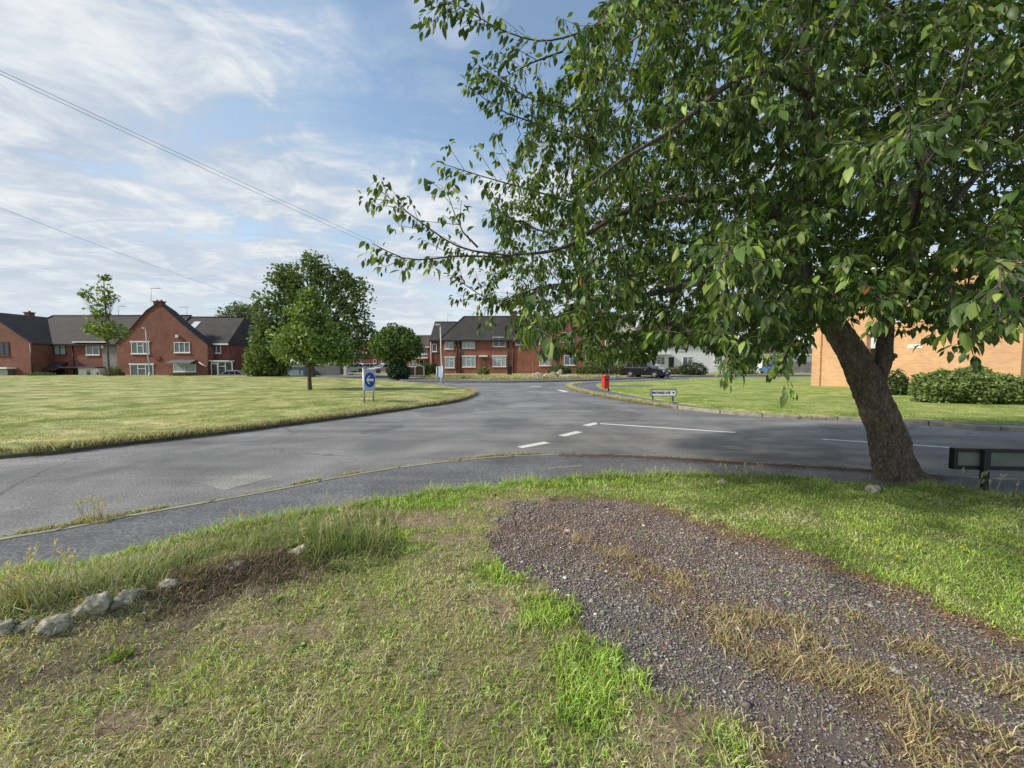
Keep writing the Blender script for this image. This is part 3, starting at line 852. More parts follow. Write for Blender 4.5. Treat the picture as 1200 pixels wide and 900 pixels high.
def limb_tube(V, Q, pts, rad, n=14, rough=.06, seed=0, step=.07):
    """smooth tapered limb with an uneven, knotty outline"""
    pts = np.array(pts, float); rad = np.array(rad, float)
    t = np.linspace(0, 1, len(pts)); m = max(8, int(np.sum(np.linalg.norm(np.diff(pts, axis=0), axis=1)) / step))
    tt = np.linspace(0, 1, m)
    sm = np.array(smooth_line([np.append(p, r) for p, r in zip(pts, rad)], 10)); ts = np.linspace(0, 1, len(sm))
    S = np.column_stack([np.interp(tt, ts, sm[:, k]) for k in range(4)])
    C, Rr = S[:, :3], S[:, 3]
    D = np.gradient(C, axis=0); D /= np.linalg.norm(D, axis=1)[:, None]
    ref = np.array([0.0, 1.0, 0.1]); base = sum(len(v) for v in V)
    for i in range(m):
        a = np.cross(D[i], ref); a /= np.linalg.norm(a); b_ = np.cross(D[i], a)
        th = np.linspace(0, 2 * np.pi, n, endpoint=False)
        ring = C[i] + (np.outer(np.cos(th), a) + np.outer(np.sin(th), b_)) * Rr[i]
        nz = fbm(ring * [1, 1, .6] + seed, 5.5, 3, 3) - .5 + .5 * (fbm(ring + seed, 18, 8, 2) - .5)
        if n > 40:                                                           # plated bark
            rg = np.abs(fbm(ring * [1, 1, .42], 17, 31, 3) - .5); rg2 = np.abs(fbm(ring * [1, 1, .55], 40, 37, 2) - .5)
            nz = nz + .9 * np.minimum(rg * 5, 1) * .38 + .14 * np.minimum(rg2 * 5, 1)
            nz = nz + 1.5 * np.exp(-i * step / .16) * (.5 + .5 * np.cos(5 * th + 1.0))       # root flare
        ring = C[i] + (ring - C[i]) * (1 + nz[:, None] * rough * 4)
        V.append(ring)
    for i in range(m - 1):
        k = np.arange(n); j = (k + 1) % n
        Q.append(np.column_stack([base + i * n + k, base + i * n + j, base + (i + 1) * n + j, base + (i + 1) * n + k]))
    return C, Rr

# ================================================================== the cherry tree
A3 = lambda x, y, d: np.array(at(x, y, d))
cherry = empty('cherry_tree', (4.97, 4.9, 0.10), 0, 'large leaning cherry tree with spreading drooping leafy branches beside the road', 'tree')
CB = np.array(cherry.location)
V, Q = [], []
guides = []
def limb(pts, r0, r1, n=12, rough=.05, seed=0, guide=True, step=.07):
    pts = [np.array(p) for p in pts]
    rad = np.linspace(r0, r1, len(pts)) if not hasattr(r0, '__len__') else r0
    C, Rr = limb_tube(V, Q, [p - CB for p in pts], rad, n, rough, seed, step)
    if guide: guides.append((C + CB, Rr))
# trunk with root flare
root = A3(1056, 578, 4.9); root[2] = .02
limb([root, A3(1050, 552, 4.9), A3(1038, 505, 4.9), A3(1018, 455, 4.9), A3(996, 410, 4.9), A3(968, 368, 4.9), A3(946, 335, 4.9)], [.29, .215, .182, .170, .142, .126, .118], None, 72, .05, 1, True, .022)
tr_obj = big_mesh('trunk', np.concatenate(V), quads=np.concatenate(Q), mat=M['bark'], parent=cherry, smooth=True)
V, Q = [], []
limb([A3(1021, 462, 4.92), A3(1034, 425, 4.95), A3(1038, 390, 5.0), A3(1042, 345, 5.0), A3(1055, 280, 5.0), A3(1085, 190, 5.0), A3(1125, 90, 5.0), A3(1160, -30, 5.0), A3(1200, -190, 5.0)], [.105, .088, .084, .078, .066, .053, .043, .03, .012], None, 16, .06, 2)
limb([A3(950, 342, 4.9), A3(930, 300, 4.9), A3(940, 250, 4.7), A3(950, 170, 4.35), A3(948, 110, 4.1), A3(944, 30, 3.9), A3(946, -90, 3.9), A3(955, -230, 4.0)], [.125, .095, .08, .066, .055, .046, .032, .012], None, 14, .06, 3)
limb([A3(955, 350, 4.9), A3(915, 322, 5.0), A3(870, 318, 4.9), A3(815, 332, 4.8), A3(760, 345, 4.7), A3(700, 352, 4.6), A3(640, 336, 4.4)], [.11, .075, .055, .042, .032, .022, .008], None, 10, .06, 4)
limb([A3(936, 262, 4.9), A3(870, 235, 4.6), A3(800, 235, 4.3), A3(730, 250, 4.1), A3(660, 290, 3.8), A3(590, 300, 3.55)], [.075, .05, .038, .028, .018, .007], None, 9, .06, 5)
limb([A3(949, 110, 4.1), A3(905, 85, 3.6), A3(860, 95, 3.25), A3(790, 150, 3.05), A3(725, 190, 2.95), A3(680, 228, 2.95)], [.042, .032, .024, .018, .012, .006], None, 8, .05, 6)
limb([A3(1050, 300, 5.0), A3(1090, 270, 5.1), A3(1150, 200, 5.2), A3(1230, 130, 5.3), A3(1320, 40, 5.4)], [.07, .05, .04, .025, .01], None, 9, .06, 7)
limb([A3(1040, 350, 5.0), A3(1080, 330, 4.8), A3(1140, 320, 4.5), A3(1200, 300, 4.2), A3(1290, 290, 4.0)], [.06, .042, .032, .022, .008], None, 9, .06, 8)
limb([A3(968, 368, 4.9), A3(930, 340, 4.4), A3(895, 310, 3.7), A3(870, 290, 3.0), A3(850, 285, 2.4)], [.06, .04, .028, .018, .006], None, 9, .06, 9)
limb([A3(1045, 335, 5.0), A3(1065, 280, 4.4), A3(1080, 230, 3.6), A3(1075, 180, 2.8), A3(1062, 150, 2.3)], [.055, .036, .026, .016, .006], None, 9, .06, 10)
limb([A3(1075, 320, 4.8), A3(1120, 310, 3.9), A3(1150, 300, 3.0), A3(1165, 298, 2.2)], [.036, .026, .016, .006], None, 8, .06, 11)
limb([A3(952, 345, 4.9), A3(910, 320, 5.6), A3(880, 290, 6.3), A3(840, 285, 7.0), A3(800, 300, 7.6)], [.09, .06, .042, .025, .008], None, 9, .06, 12)
limb([A3(1040, 345, 5.0), A3(1050, 300, 5.7), A3(1040, 250, 6.5), A3(1020, 200, 7.4)], [.07, .05, .032, .01], None, 9, .06, 13)
limb([A3(945, 60, 3.95), A3(985, 20, 3.8), A3(1030, -40, 3.9), A3(1060, -140, 4.2)], [.035, .028, .02, .008], None, 8, .06, 14)
limb([A3(946, 20, 3.9), A3(880, -20, 3.9), A3(800, 0, 4.1), A3(740, 15, 3.75), A3(690, 32, 3.5)], [.04, .03, .022, .016, .008], None, 8, .06, 15)
# one knot on the fork, one on the trunk
limb([A3(1040, 420, 4.93), A3(1048, 418, 4.9), A3(1051, 419, 4.88)], [.055, .045, .012], None, 10, .08, 16, False)
big_mesh('limbs', np.concatenate(V), quads=np.concatenate(Q), mat=M['bark'], parent=cherry, smooth=True)

# outward sprays the photograph shows against the sky
SPR = [[(760, 0, 3.7), (700, 30, 3.4), (640, 48, 3.2), (590, 36, 3.1), (550, 14, 3.0), (512, -4, 3.0)],
       [(700, 130, 3.9), (640, 122, 3.7), (600, 104, 3.5), (560, 76, 3.4)],
       [(690, 165, 3.9), (620, 142, 3.7), (585, 128, 3.5), (551, 102, 3.4)],
       [(680, 240, 3.8), (620, 222, 3.6), (570, 208, 3.5), (519, 192, 3.4)],
       [(600, 300, 3.55), (540, 290, 3.4), (490, 258, 3.2), (444, 222, 3.1)],
       [(600, 302, 3.55), (540, 300, 3.4), (480, 304, 3.2), (436, 285, 3.1)],
       [(625, 350, 4.2), (578, 352, 3.9), (533, 326, 3.7)],
       [(560, 290, 3.45), (540, 268, 3.4), (523, 222, 3.3)],
       [(690, 330, 4.2), (640, 335, 4.0), (600, 348, 3.9), (566, 362, 3.8)],
       [(660, 60, 3.4), (620, 75, 3.3), (590, 92, 3.3)], [(690, 32, 3.5), (700, 80, 3.6), (690, 120, 3.6)],
       [(650, 275, 3.7), (610, 262, 3.6), (575, 240, 3.5)], [(640, 336, 4.4), (620, 370, 4.2), (600, 385, 4.0)],
       [(700, 352, 4.6), (700, 385, 4.3), (690, 405, 4.1)], [(760, 345, 4.7), (765, 385, 4.5), (745, 415, 4.3)],
       [(815, 332, 4.4), (840, 370, 3.6), (850, 400, 3.0), (852, 440, 2.75)],
       [(690, 360, 3.6), (650, 372, 2.6), (618, 382, 2.0)], [(930, 350, 4.2), (925, 400, 3.3), (915, 425, 2.9)], [(960, 345, 4.4), (945, 385, 3.6), (938, 405, 3.3)], [(1110, 350, 3.8), (1140, 385, 3.2), (1135, 405, 3.0)], [(1170, 320, 3.2), (1185, 355, 2.7), (1170, 378, 2.5)],
       [(870, 290, 3.0), (850, 300, 2.1), (842, 322, 1.95)], [(870, 290, 3.0), (890, 320, 2.5), (880, 350, 2.4)], [(1062, 150, 2.3), (1068, 150, 2.0), (1058, 175, 1.9)],
       [(1165, 298, 2.2), (1172, 310, 1.9), (1172, 338, 1.8)], [(1110, 320, 3.6), (1115, 350, 3.2), (1105, 375, 3.1)], [(930, 350, 4.2), (905, 385, 3.6), (880, 415, 3.3)],
       [(1000, 330, 4.3), (985, 350, 3.6), (950, 360, 3.3)], [(1060, 330, 4.2), (1050, 345, 3.2), (1030, 352, 2.6)]]
for sp_ in SPR:
    C = np.array(smooth_line([A3(*p) for p in sp_], 8)); guides.append((C, np.linspace(.011, .003, len(C))))

for sp_ in SPR:
    C = np.array(smooth_line([A3(*p) for p in sp_], 8)); m_ = len(C)
    for q_ in range(int(m_ * .42)):
        i = int(rng.uniform(.25, .95) * m_); i = min(max(i, 1), m_ - 1)
        d = C[i] - C[i - 1]; d /= np.linalg.norm(d)
        v_ = rng.normal(size=3); v_ -= d * (v_ @ d); v_ /= np.linalg.norm(v_)
        v_ = d * .75 + v_ * .7 + np.array([0, 0, .12 if rng.random() < .6 else -.25]); v_ /= np.linalg.norm(v_)
        ln = rng.uniform(.14, .38) * (1.15 - .6 * i / m_)
        guides.append((np.array([C[i], C[i] + v_ * ln * .5, C[i] + v_ * ln + np.array([0, 0, -.05 * ln])]), np.array([.004, .003, .002])))

# crown volume: an ellipsoid about the limbs, trimmed to the sides where the real crown ends
POLY = [(730, -420), (705, 0), (672, 55), (632, 112), (606, 170), (586, 230), (574, 290), (580, 340), (606, 384), (650, 410), (710, 428), (770, 414), (800, 400), (840, 412), (870, 418), (895, 405), (930, 384), (975, 366), (1020, 366), (1050, 368), (1090, 376), (1150, 388), (1210, 372), (1300, 410), (1700, 400), (1700, -420)]
k = 60000
U = rng.normal(size=(k, 3)); U /= np.linalg.norm(U, axis=1)[:, None]; U *= rng.random((k, 1)) ** (1 / 2.6)
Pc = np.array([4.3, 5.4, 4.0]) + U * np.array([5.6, 3.4, 3.7])
px, py, dd = to_px(Pc)
ok = inside(np.column_stack([px, py]), POLY) & (Pc[:, 2] > 1.6) & (Pc[:, 1] > 2.5) & ((Pc[:, 1] > 3.2) | (rng.random(k) < .45))
openp = .50 + .50 * sstep(660, 820, px + 0.35 * py)                     # thinner towards the upper left
openp = np.where((px > 1230) | (py < -40), openp * .62, openp)
gaps = fbm(Pc * [1, 1, 2.1] + Pc[:, [0]] * [0, 0, .35], 1.0, 301, 3)      # foliage lies in loose shelves
ok &= rng.random(k) < openp * sstep(.36, .50, gaps)
Pc = Pc[ok]
sel = []
cell = {}
for i, p in enumerate(Pc):                                              # even spacing
    key = tuple((p / .19).astype(int))
    if key in cell: continue
    cell[key] = 1; sel.append(i)
Pc = Pc[sel]
# space colonisation from the limbs towards those points
nodes = []; parent = []; rad0 = []
for C, Rr in guides:
    L = np.linalg.norm(np.diff(C, axis=0), axis=1); s = np.concatenate([[0], np.cumsum(L)]); m = max(2, int(s[-1] / .11))
    t = np.linspace(0, s[-1], m); G = np.column_stack([np.interp(t, s, C[:, k_]) for k_ in range(3)]); g = np.interp(t, s, Rr)
    b0 = len(nodes)
    for i in range(m):
        nodes.append(G[i]); parent.append(b0 + i - 1 if i else -1); rad0.append(g[i])
NG0 = len(nodes)
nodes = np.array(nodes); parent = list(parent)
att = Pc.copy(); nd = np.full(len(att), 1e9); ni = np.zeros(len(att), int)
def upd(lo, hi):
    for s_ in range(lo, hi, 400):
        e = min(hi, s_ + 400)
        D = np.linalg.norm(att[:, None] - nodes[None, s_:e], axis=2)
        j = D.argmin(1); d = D[np.arange(len(att)), j]; b_ = d < nd
        nd[b_] = d[b_]; ni[b_] = j[b_] + s_
upd(0, len(nodes))
for it in range(70):
    live = (nd > .17) & (nd < 2.6)
    if live.sum() < 10: break
    vec = att[live] - nodes[ni[live]]; vec /= np.linalg.norm(vec, axis=1)[:, None]
    acc = {}
    for j, v_ in zip(ni[live], vec): acc[j] = acc.get(j, 0) + v_
    newn = []
    for j, v_ in acc.items():
        l = np.linalg.norm(v_)
        if l < 1e-3: continue
        d = v_ / l + rng.normal(0, .16, 3) + np.array([0, 0, -.05]); d /= np.linalg.norm(d)
        newn.append(nodes[j] + d * .12); parent.append(int(j))
    lo_ = len(nodes); nodes = np.vstack([nodes, newn]); upd(lo_, len(nodes))
    keep_ = nd > .15
    att, nd, ni = att[keep_], nd[keep_], ni[keep_]
    if len(nodes) > 22000 or len(att) < 10: break
nn = len(nodes); parent = np.array(parent)
kids = np.zeros(nn, int); np.add.at(kids, parent[parent >= 0], 1)
w = np.zeros(nn)
w[kids == 0] = 1
for i in range(nn - 1, -1, -1):
    if i >= NG0 or True:
        if w[i] == 0: w[i] = 1
        if parent[i] >= NG0: w[parent[i]] += w[i]
rad = .0024 * np.minimum(w, 90) ** .42
rad[:NG0] = np.array(rad0)
# twig mesh
spr0 = NG0 - sum(0 for _ in ())
a_i = np.where(parent >= 0)[0]
a_i = a_i[(a_i >= NG0) | (rad[np.minimum(a_i, nn - 1)] < .0125)]
p0 = nodes[parent[a_i]]; p1 = nodes[a_i]; r1 = rad[a_i]; r0 = np.minimum(rad[parent[a_i]], r1 * 1.5)
d = p1 - p0; d /= np.linalg.norm(d, axis=1)[:, None]
a = np.cross(d, [.3, .2, .9]); a /= np.linalg.norm(a, axis=1)[:, None]; b_ = np.cross(d, a)
rings = []
for c_, rr in ((p0, r0), (p1, r1)):
    for k_ in range(4):
        th = k_ * math.pi / 2
        rings.append(c_ + (a * math.cos(th) + b_ * math.sin(th)) * rr[:, None])
VT = np.stack(rings, 1).reshape(-1, 3) - CB
kk = np.arange(len(a_i)) * 8
QT = np.concatenate([np.column_stack([kk + i, kk + (i + 1) % 4, kk + 4 + (i + 1) % 4, kk + 4 + i]) for i in range(4)])
big_mesh('twigs', VT, quads=QT, mat=M['twig'], parent=cherry)

# ---- leaves
prof = [(0, 0), (.22, .30), (.45, .43), (.72, .30), (1.0, 0)]
def leaf_mesh(name, P, A, Nn, L, C, mat, parent, bend=.25, fold=.35, wid=1.0):
    """pointed oval leaves folded along the midrib; P base, A axis, Nn upper side"""
    n = len(P)
    A = A / np.linalg.norm(A, axis=1)[:, None]
    Sd = np.cross(A, Nn); Sd /= np.maximum(np.linalg.norm(Sd, axis=1), 1e-6)[:, None]; Up = np.cross(Sd, A)
    bd = (bend * rng.uniform(.2, 1.8, n))[:, None]; fo = (fold * rng.uniform(.2, 1.6, n))[:, None]
    wd = (wid * rng.uniform(.85, 1.15, n))[:, None]; L_ = L[:, None]
    vs = []
    for t, wv in prof:
        c = P + A * L_ * t - Up * (bd * L_ * t * t)
        if wv == 0: vs.append(c)
        else:
            vs.append(c + Sd * (L_ * wv * wd * .50) + Up * (fo * wv * L_ * .5)); vs.append(c); vs.append(c - Sd * (L_ * wv * wd * .50) + Up * (fo * wv * L_ * .5))
    Vv = np.stack(vs, 1).reshape(-1, 3); k_ = (np.arange(n) * 11)[:, None]
    T = np.array([(0, 2, 1), (0, 3, 2), (7, 8, 10), (8, 9, 10)]); Qd = np.array([(1, 2, 5, 4), (2, 3, 6, 5), (4, 5, 8, 7), (5, 6, 9, 8)])
    return big_mesh(name, Vv, quads=(Qd[None] + k_[:, :, None]).reshape(-1, 4), tris=(T[None] + k_[:, :, None]).reshape(-1, 3), mat=mat, parent=parent, cols=np.repeat(C, 11, 0), smooth=True)
dirn = np.zeros((nn, 3)); hp = parent >= 0
dirn[hp] = nodes[hp] - nodes[parent[hp]]
ht = np.zeros(nn)
for i in range(nn - 1, -1, -1):
    if parent[i] >= 0: ht[parent[i]] = max(ht[parent[i]], ht[i] + 1)
leafy_n = (rad < .0115) & hp & ((ht < 9) | (np.arange(nn) < NG0))
idx = np.where(leafy_n)[0]
cnt = np.where(ht[idx] < 1, 13, np.where(ht[idx] < 3, 9, 6))
cnt = np.where(idx < NG0, 8, cnt)
px_, py_, dd_ = to_px(nodes[idx])
cnt = np.where((px_ > 1260) | (py_ < -60), np.maximum(1, cnt // 2), cnt)
tf = fbm(nodes[idx], 3.4, 411, 2); cnt = np.where(tf > .47, np.round(cnt * 1.5), np.where(tf > .38, cnt, np.round(cnt * .3))).astype(int); cnt = np.where(idx < NG0, 9, cnt)
rep = np.repeat(idx, cnt); n = len(rep)
D0 = dirn[rep]; D0 = D0 / np.maximum(np.linalg.norm(D0, axis=1), 1e-6)[:, None]
out = rng.normal(size=(n, 3)); out -= D0 * np.sum(out * D0, axis=1)[:, None]; out /= np.linalg.norm(out, axis=1)[:, None]
A = D0 * rng.uniform(.1, .7, (n, 1)) + out * rng.uniform(.35, .95, (n, 1)) + np.array([0, 0, -1]) * rng.uniform(.35, 1.25, (n, 1))
P = nodes[rep] + D0 * rng.uniform(-.06, .06, (n, 1)) + out * .012
A /= np.linalg.norm(A, axis=1)[:, None]
P = P + A * .018
Nn = np.array([0, 0, 1.0]) + rng.normal(0, .45, (n, 3)) + out * .5
L = rng.normal(.079, .022, n).clip(.038, .13)
px_, py_, dd_ = to_px(P)
L = L * (1 - .22 * sstep(700, 600, px_) * sstep(2.4, 3.0, dd_))
h = fbm(P, 1.4, 55, 3); q = rng.random(n)
C = pal(n, [(.090, .154, .038), (.072, .128, .033), (.118, .186, .046), (.094, .150, .045)], .16)
young = rng.random(n) < .08 + .16 * sstep(4.0, 2.6, dd_) + .12 * sstep(.55, .7, h)  # pale young leaves that also paint sunlit highlights into the nearer foliage
C = np.where(young[:, None], pal(n, [(.27, .37, .09), (.22, .31, .075), (.32, .41, .11)], .14), C)
C = np.where((rng.random(n) < .0012)[:, None], pal(n, [(.40, .22, .03), (.30, .12, .03)]), C)
C *= (.8 + .45 * (h - .3))[:, None]
leaf_mesh('crown', P - CB, A, Nn, L, np.clip(C, .004, .6), M['leaf'], cherry)
NLEAF = n

# ================================================================== trees, bushes and hedges further off
def blob_cards(P, size, C, name, mat, parent, flat=.35):
    """small bent leaf sprays: two triangles hinged along a rib"""
    n = len(P)
    a = rng.normal(size=(n, 3)); a[:, 2] = a[:, 2] * .7 - .25; a /= np.linalg.norm(a, axis=1)[:, None]
    b_ = np.cross(a, rng.normal(size=(n, 3))); b_ /= np.linalg.norm(b_, axis=1)[:, None]; c_ = np.cross(a, b_)
    s = size * rng.uniform(.6, 1.35, n); s = s[:, None]
    V = np.stack([P - a * s * .6, P + b_ * s * .42 + c_ * s * .18, P + a * s * .6, P - b_ * s * .42 + c_ * s * .18], 1).reshape(-1, 3)
    k = np.arange(n) * 4
    T = np.concatenate([np.column_stack([k, k + 1, k + 2]), np.column_stack([k, k + 2, k + 3])])
    return big_mesh(name, V, tris=T, mat=mat, parent=parent, cols=np.repeat(C, 4, 0))

def far_tree(name, label, base, lobes, leaves, size, cols, trunk_r, fork, group=None, cat='tree', hollow=.55, seed=1, gap=.0, lean=0.0):
    """lobes: (dx, dy, z, rx, ry, rz, weight) about the base; trunk to height fork, then limbs to the lobes"""
    base = Vector(base)
    o = empty(name, base, 0, label, cat, group)
    V, Q = [], []
    g = np.random.default_rng(seed)
    if trunk_r:
        top = np.array([lean, 0, fork])
        limb_tube(V, Q, [(0, 0, -.3), (lean * .1, 0, fork * .35), top * [.6, .6, .72], top], [trunk_r * 1.25, trunk_r, trunk_r * .85, trunk_r * .75], 9, .05, seed)
        for dx, dy, z, rx, ry, rz, wt in lobes:
            e = np.array([dx, dy, z + rz * .25]); s = top * [1, 1, g.uniform(.7, 1)]
            md = (s + e) / 2 + g.normal(0, .1, 3) * rx + [0, 0, -.1 * rz]
            limb_tube(V, Q, [s, md, e], [trunk_r * .6, trunk_r * .38, trunk_r * .10], 6, .05, seed)
            for q_ in range(5):
                e2 = e + g.normal(0, .38, 3) * [rx, ry, rz]
                limb_tube(V, Q, [md, (md + e2) / 2 + g.normal(0, .05, 3) * rx, e2], [trunk_r * .3, trunk_r * .18, trunk_r * .05], 5, .05, seed)
        big_mesh('trunk', np.concatenate(V), quads=np.concatenate(Q), mat=M['bark_far'], parent=o, smooth=True)
    tw = sum(l[6] for l in lobes); Ps, Cs = [], []
    for dx, dy, z, rx, ry, rz, wt in lobes:
        k = int(leaves * wt / tw)
        u = g.normal(size=(k, 3)); u /= np.linalg.norm(u, axis=1)[:, None]; u *= (hollow + (1 - hollow) * g.random((k, 1))) ** .8
        p = np.array([dx, dy, z]) + u * np.array([rx, ry, rz]) * (1 + .55 * (fbm(u * 1.6 + seed * 3 + dx, 2.2, seed, 3)[:, None] - .5) * 1.4)
        Ps.append(p)
    P = np.concatenate(Ps)
    cl = fbm(P, 1.6 / max(.5, lobes[0][3] * .45), seed + 5, 4)
    if gap: 
        s = g.random(len(P)) < sstep(gap - .08, gap + .08, cl); P = P[s]; cl = cl[s]
    P = P[P[:, 2] > .02]
    cl2 = fbm(P, 3.2 / max(.4, lobes[0][3] * .4), seed + 9, 3)
    C = pal(len(P), cols, .14) * (.62 + .8 * cl2)[:, None]
    blob_cards(P, size, np.clip(C, .005, .6), 'crown', M['leaf_far'], o)
    return o
# ================================================================== building materials
M['red_brick'] = brick('red_brick', (.27, .078, .050), (.19, .058, .040), (.20, .13, .10))
M['dark_brick'] = brick('dark_red_brick', (.23, .062, .040), (.16, .046, .032), (.16, .095, .075))
M['centre_brick'] = brick('orange_red_brick', (.34, .105, .068), (.245, .078, .053), (.26, .17, .13))
M['buff_brick'] = brick('buff_brick', (.60, .35, .18), (.50, .27, .13), (.54, .40, .27), .15)
M['slate'] = tiles('brown_grey_tile', (.054, .045, .043), (.042, .036, .036))
M['tile_warm'] = tiles('warm_brown_tile', (.105, .072, .062), (.08, .056, .05))
M['tile_red'] = tiles('red_tile', (.20, .085, .06), (.15, .065, .05))
M['white'] = simple('white_paint', (.74, .74, .72), .45, .07, 2)
M['cream'] = simple('cream_render', (.66, .62, .46), .85, .10, 1.5)
M['render'] = simple('white_render', (.70, .70, .70), .85, .10, 1.2)
M['greyclad'] = simple('grey_cladding', (.21, .20, .19), .7, .25, 2)
M['panel'] = simple('pale_grey_panel', (.52, .56, .62), .5, .10, 1.5)
M['black'] = simple('black_paint', (.012, .012, .013), .4, .3, 8)
M['dark'] = simple('dark_interior', (.018, .017, .017), .8, .3, 2)
M['maroon'] = tiles('maroon_canopy_tile', (.085, .045, .05), (.068, .038, .042))
M['lead'] = simple('grey_felt_roof', (.10, .10, .115), .8, .2, 2)
M['pane'] = glass('window_pane', (.035, .045, .06), .04, (.20, .24, .29))
M['net'] = glass('net_curtain_pane', (.20, .25, .29), .10, (.48, .54, .57))
M['dpane'] = glass('dark_window_pane', (.010, .013, .017), .04, (.05, .06, .075))
M['skypane'] = simple('painted_sky_pane', (.55, .60, .66), .15, .05, 2)  # pale base colour paints in the sky mirrored by the pane
M['steel'] = simple('galvanised_steel', (.42, .43, .44), .5, .15, 6, metallic=.5)
M['lampgrey'] = simple('grey_lamp_column', (.46, .46, .45), .55, .12, 3)
M['aerial'] = simple('aerial_metal', (.35, .35, .36), .5, .1, 4, metallic=.6)
M['wood_brown'] = simple('brown_stained_timber', (.15, .065, .04), .7, .3, 5)
M['greyfence'] = simple('weathered_grey_timber', (.20, .20, .20), .85, .3, 3)
M['bluegrey'] = simple('blue_grey_shed', (.22, .27, .32), .75, .15, 2)

# ================================================================== houses
class House:
    def __init__(s, name, label, px, Y, zb, group=None, cat='house'):
        s.o = empty(name, (at(px, 440, Y).x, Y, zb), 0, label, cat, group)
        s.L = Vector(s.o.location); s.Y = Y
    def P(s, px, py, Y=None):
        return at(px, py, Y or s.Y) - s.L
    def wall(s, px_poly, Y0, Y1, mat, name='wall', plinth=True):
        mb = MB(); pts = []
        for px, py in px_poly:
            p = s.P(px, py, Y0); z = p.z if py < 438 else -.3
            pts.append((p.x, z))
        mb.prism(pts, Y0 - s.L.y, Y1 - s.L.y)
        return mb.build(name, mat, s.o)
    def window(s, a, b, Y=None, bars=1, trans=True, frame='white', pane='pane', sill=True, name='window', lintel=False):
        Y = Y or s.Y
        p, q = s.P(a[0], a[1], Y), s.P(b[0], b[1], Y)
        x0, x1, z0, z1, y = p.x, q.x, q.z, p.z, Y - s.L.y
        t = .075; mb = MB()
        mb.box(x0, x0 + t, y - .05, y + .02, z0, z1); mb.box(x1 - t, x1, y - .05, y + .02, z0, z1)
        mb.box(x0 + t, x1 - t, y - .048, y + .02, z1 - t, z1); mb.box(x0 + t, x1 - t, y - .048, y + .02, z0, z0 + t)
        for k in range(bars):
            xm = x0 + (x1 - x0) * (k + 1) / (bars + 1); mb.box(xm - .04, xm + .04, y - .046, y + .02, z0 + t, z1 - t)
        if trans:
            c = (x1 - x0) / (bars + 1); i = 1 if bars else 0
            zt = z0 + (z1 - z0) * .68
            mb.box(x0 + c * i + .041, x0 + c * (i + 1) - .041 if i < bars else x1 - t, y - .044, y + .02, zt - .03, zt + .03)
        w = mb.build(name, M[frame], s.o)
        MB().box(x0 + .03, x1 - .03, y - .018, y - .006, z0 + .03, z1 - .03).build('pane', M[pane], w)
        if sill:
            MB().box(x0 - .07, x1 + .07, y - .11, y - .003, z0 - .09, z0 - .003).build('sill', M['white'] if frame == 'white' else M['dark_brick'], w)
        if lintel:
            MB().box(x0 - .12, x1 + .12, y - .08, y - .003, z1 + .003, z1 + .14).build('lintel', M['white'], w)
        return w
    def door(s, a, b, Y=None, mat='black', frame='white'):
        Y = Y or s.Y
        p, q = s.P(a[0], a[1], Y), s.P(b[0], b[1], Y); y = Y - s.L.y
        d = MB().box(p.x + .06, q.x - .06, y - .03, y - .004, -.2, p.z - .06).build('door', M[mat], s.o)
        MB().box(p.x, p.x + .06, y - .06, y - .003, -.2, p.z).box(q.x - .06, q.x, y - .06, y - .003, -.2, p.z).box(p.x + .06, q.x - .06, y - .058, y - .003, p.z - .06, p.z).build('door_frame', M[frame], d)
        MB().box(q.x - .16, q.x - .12, y - .07, y - .031, .95, 1.07).build('handle', M['steel'], d)
        return d
    def roof(s, pxl, pxr, py_e, py_r, Yf, Yb, mat, hipl=0.0, hipr=0.0, over=.3, gutter='white', name='roof'):
        """ridge along x; front slope from eaves pixel row to ridge pixel row (at mid depth)"""
        e0, e1 = s.P(pxl, py_e, Yf), s.P(pxr, py_e, Yf); Ym = (Yf + Yb) / 2
        zr = s.P(pxl, py_r, Ym).z; ze = (e0.z + e1.z) / 2
        x0, x1 = e0.x - over, e1.x + over; yf, ym, yb = Yf - over - s.L.y, Ym - s.L.y, Yb + over - s.L.y
        sl = (zr - ze) / (ym - yf - over); zo = ze - over * sl
        a, b_, c, d = (x0, yf, zo), (x1, yf, zo), (x1 - hipr, ym, zr), (x0 + hipl, ym, zr)
        e, f = (x0, yb, zo), (x1, yb, zo)
        mb = MB(); mb.slab([a, b_, c, d], .1); mb.slab([d, c, f, e], .1)
        if hipl: mb.slab([a, d, e], .1)
        if hipr: mb.slab([b_, f, c], .1)
        r = mb.build(name, mat, s.o); s.plane = (yf, zo, ym, zr)
        mb = MB(); mb.tube([(x0 + hipl, ym, zr + .02), (x1 - hipr, ym, zr + .02)], .10, 8)
        if hipl: mb.tube([(x0, yf, zo), (x0 + hipl, ym, zr + .02)], .09, 8)
        if hipr: mb.tube([(x1, yf, zo), (x1 - hipr, ym, zr + .02)], .09, 8)
        mb.build('ridge_tiles', mat, r)
        MB().box(x0, x1, yf - .10, yf - .004, zo - .20, zo - .02).build('gutter', M[gutter], r)
        return r
    def gable_roof(s, pts, Y0, Y1, mat, t=.12, out=.14):
        """roof over a gable: strip following the verge line px points, running back"""
        mb = MB(); y0, y1 = Y0 - out - s.L.y, Y1 - s.L.y
        Q = [s.P(a, b, Y0) for a, b in pts]
        for p, q in zip(Q[:-1], Q[1:]):
            mb.slab([(p.x, y0, p.z + t), (q.x, y0, q.z + t), (q.x, y1, q.z + t), (p.x, y1, p.z + t)], t - .004)
        return mb.build('roof', mat, s.o)
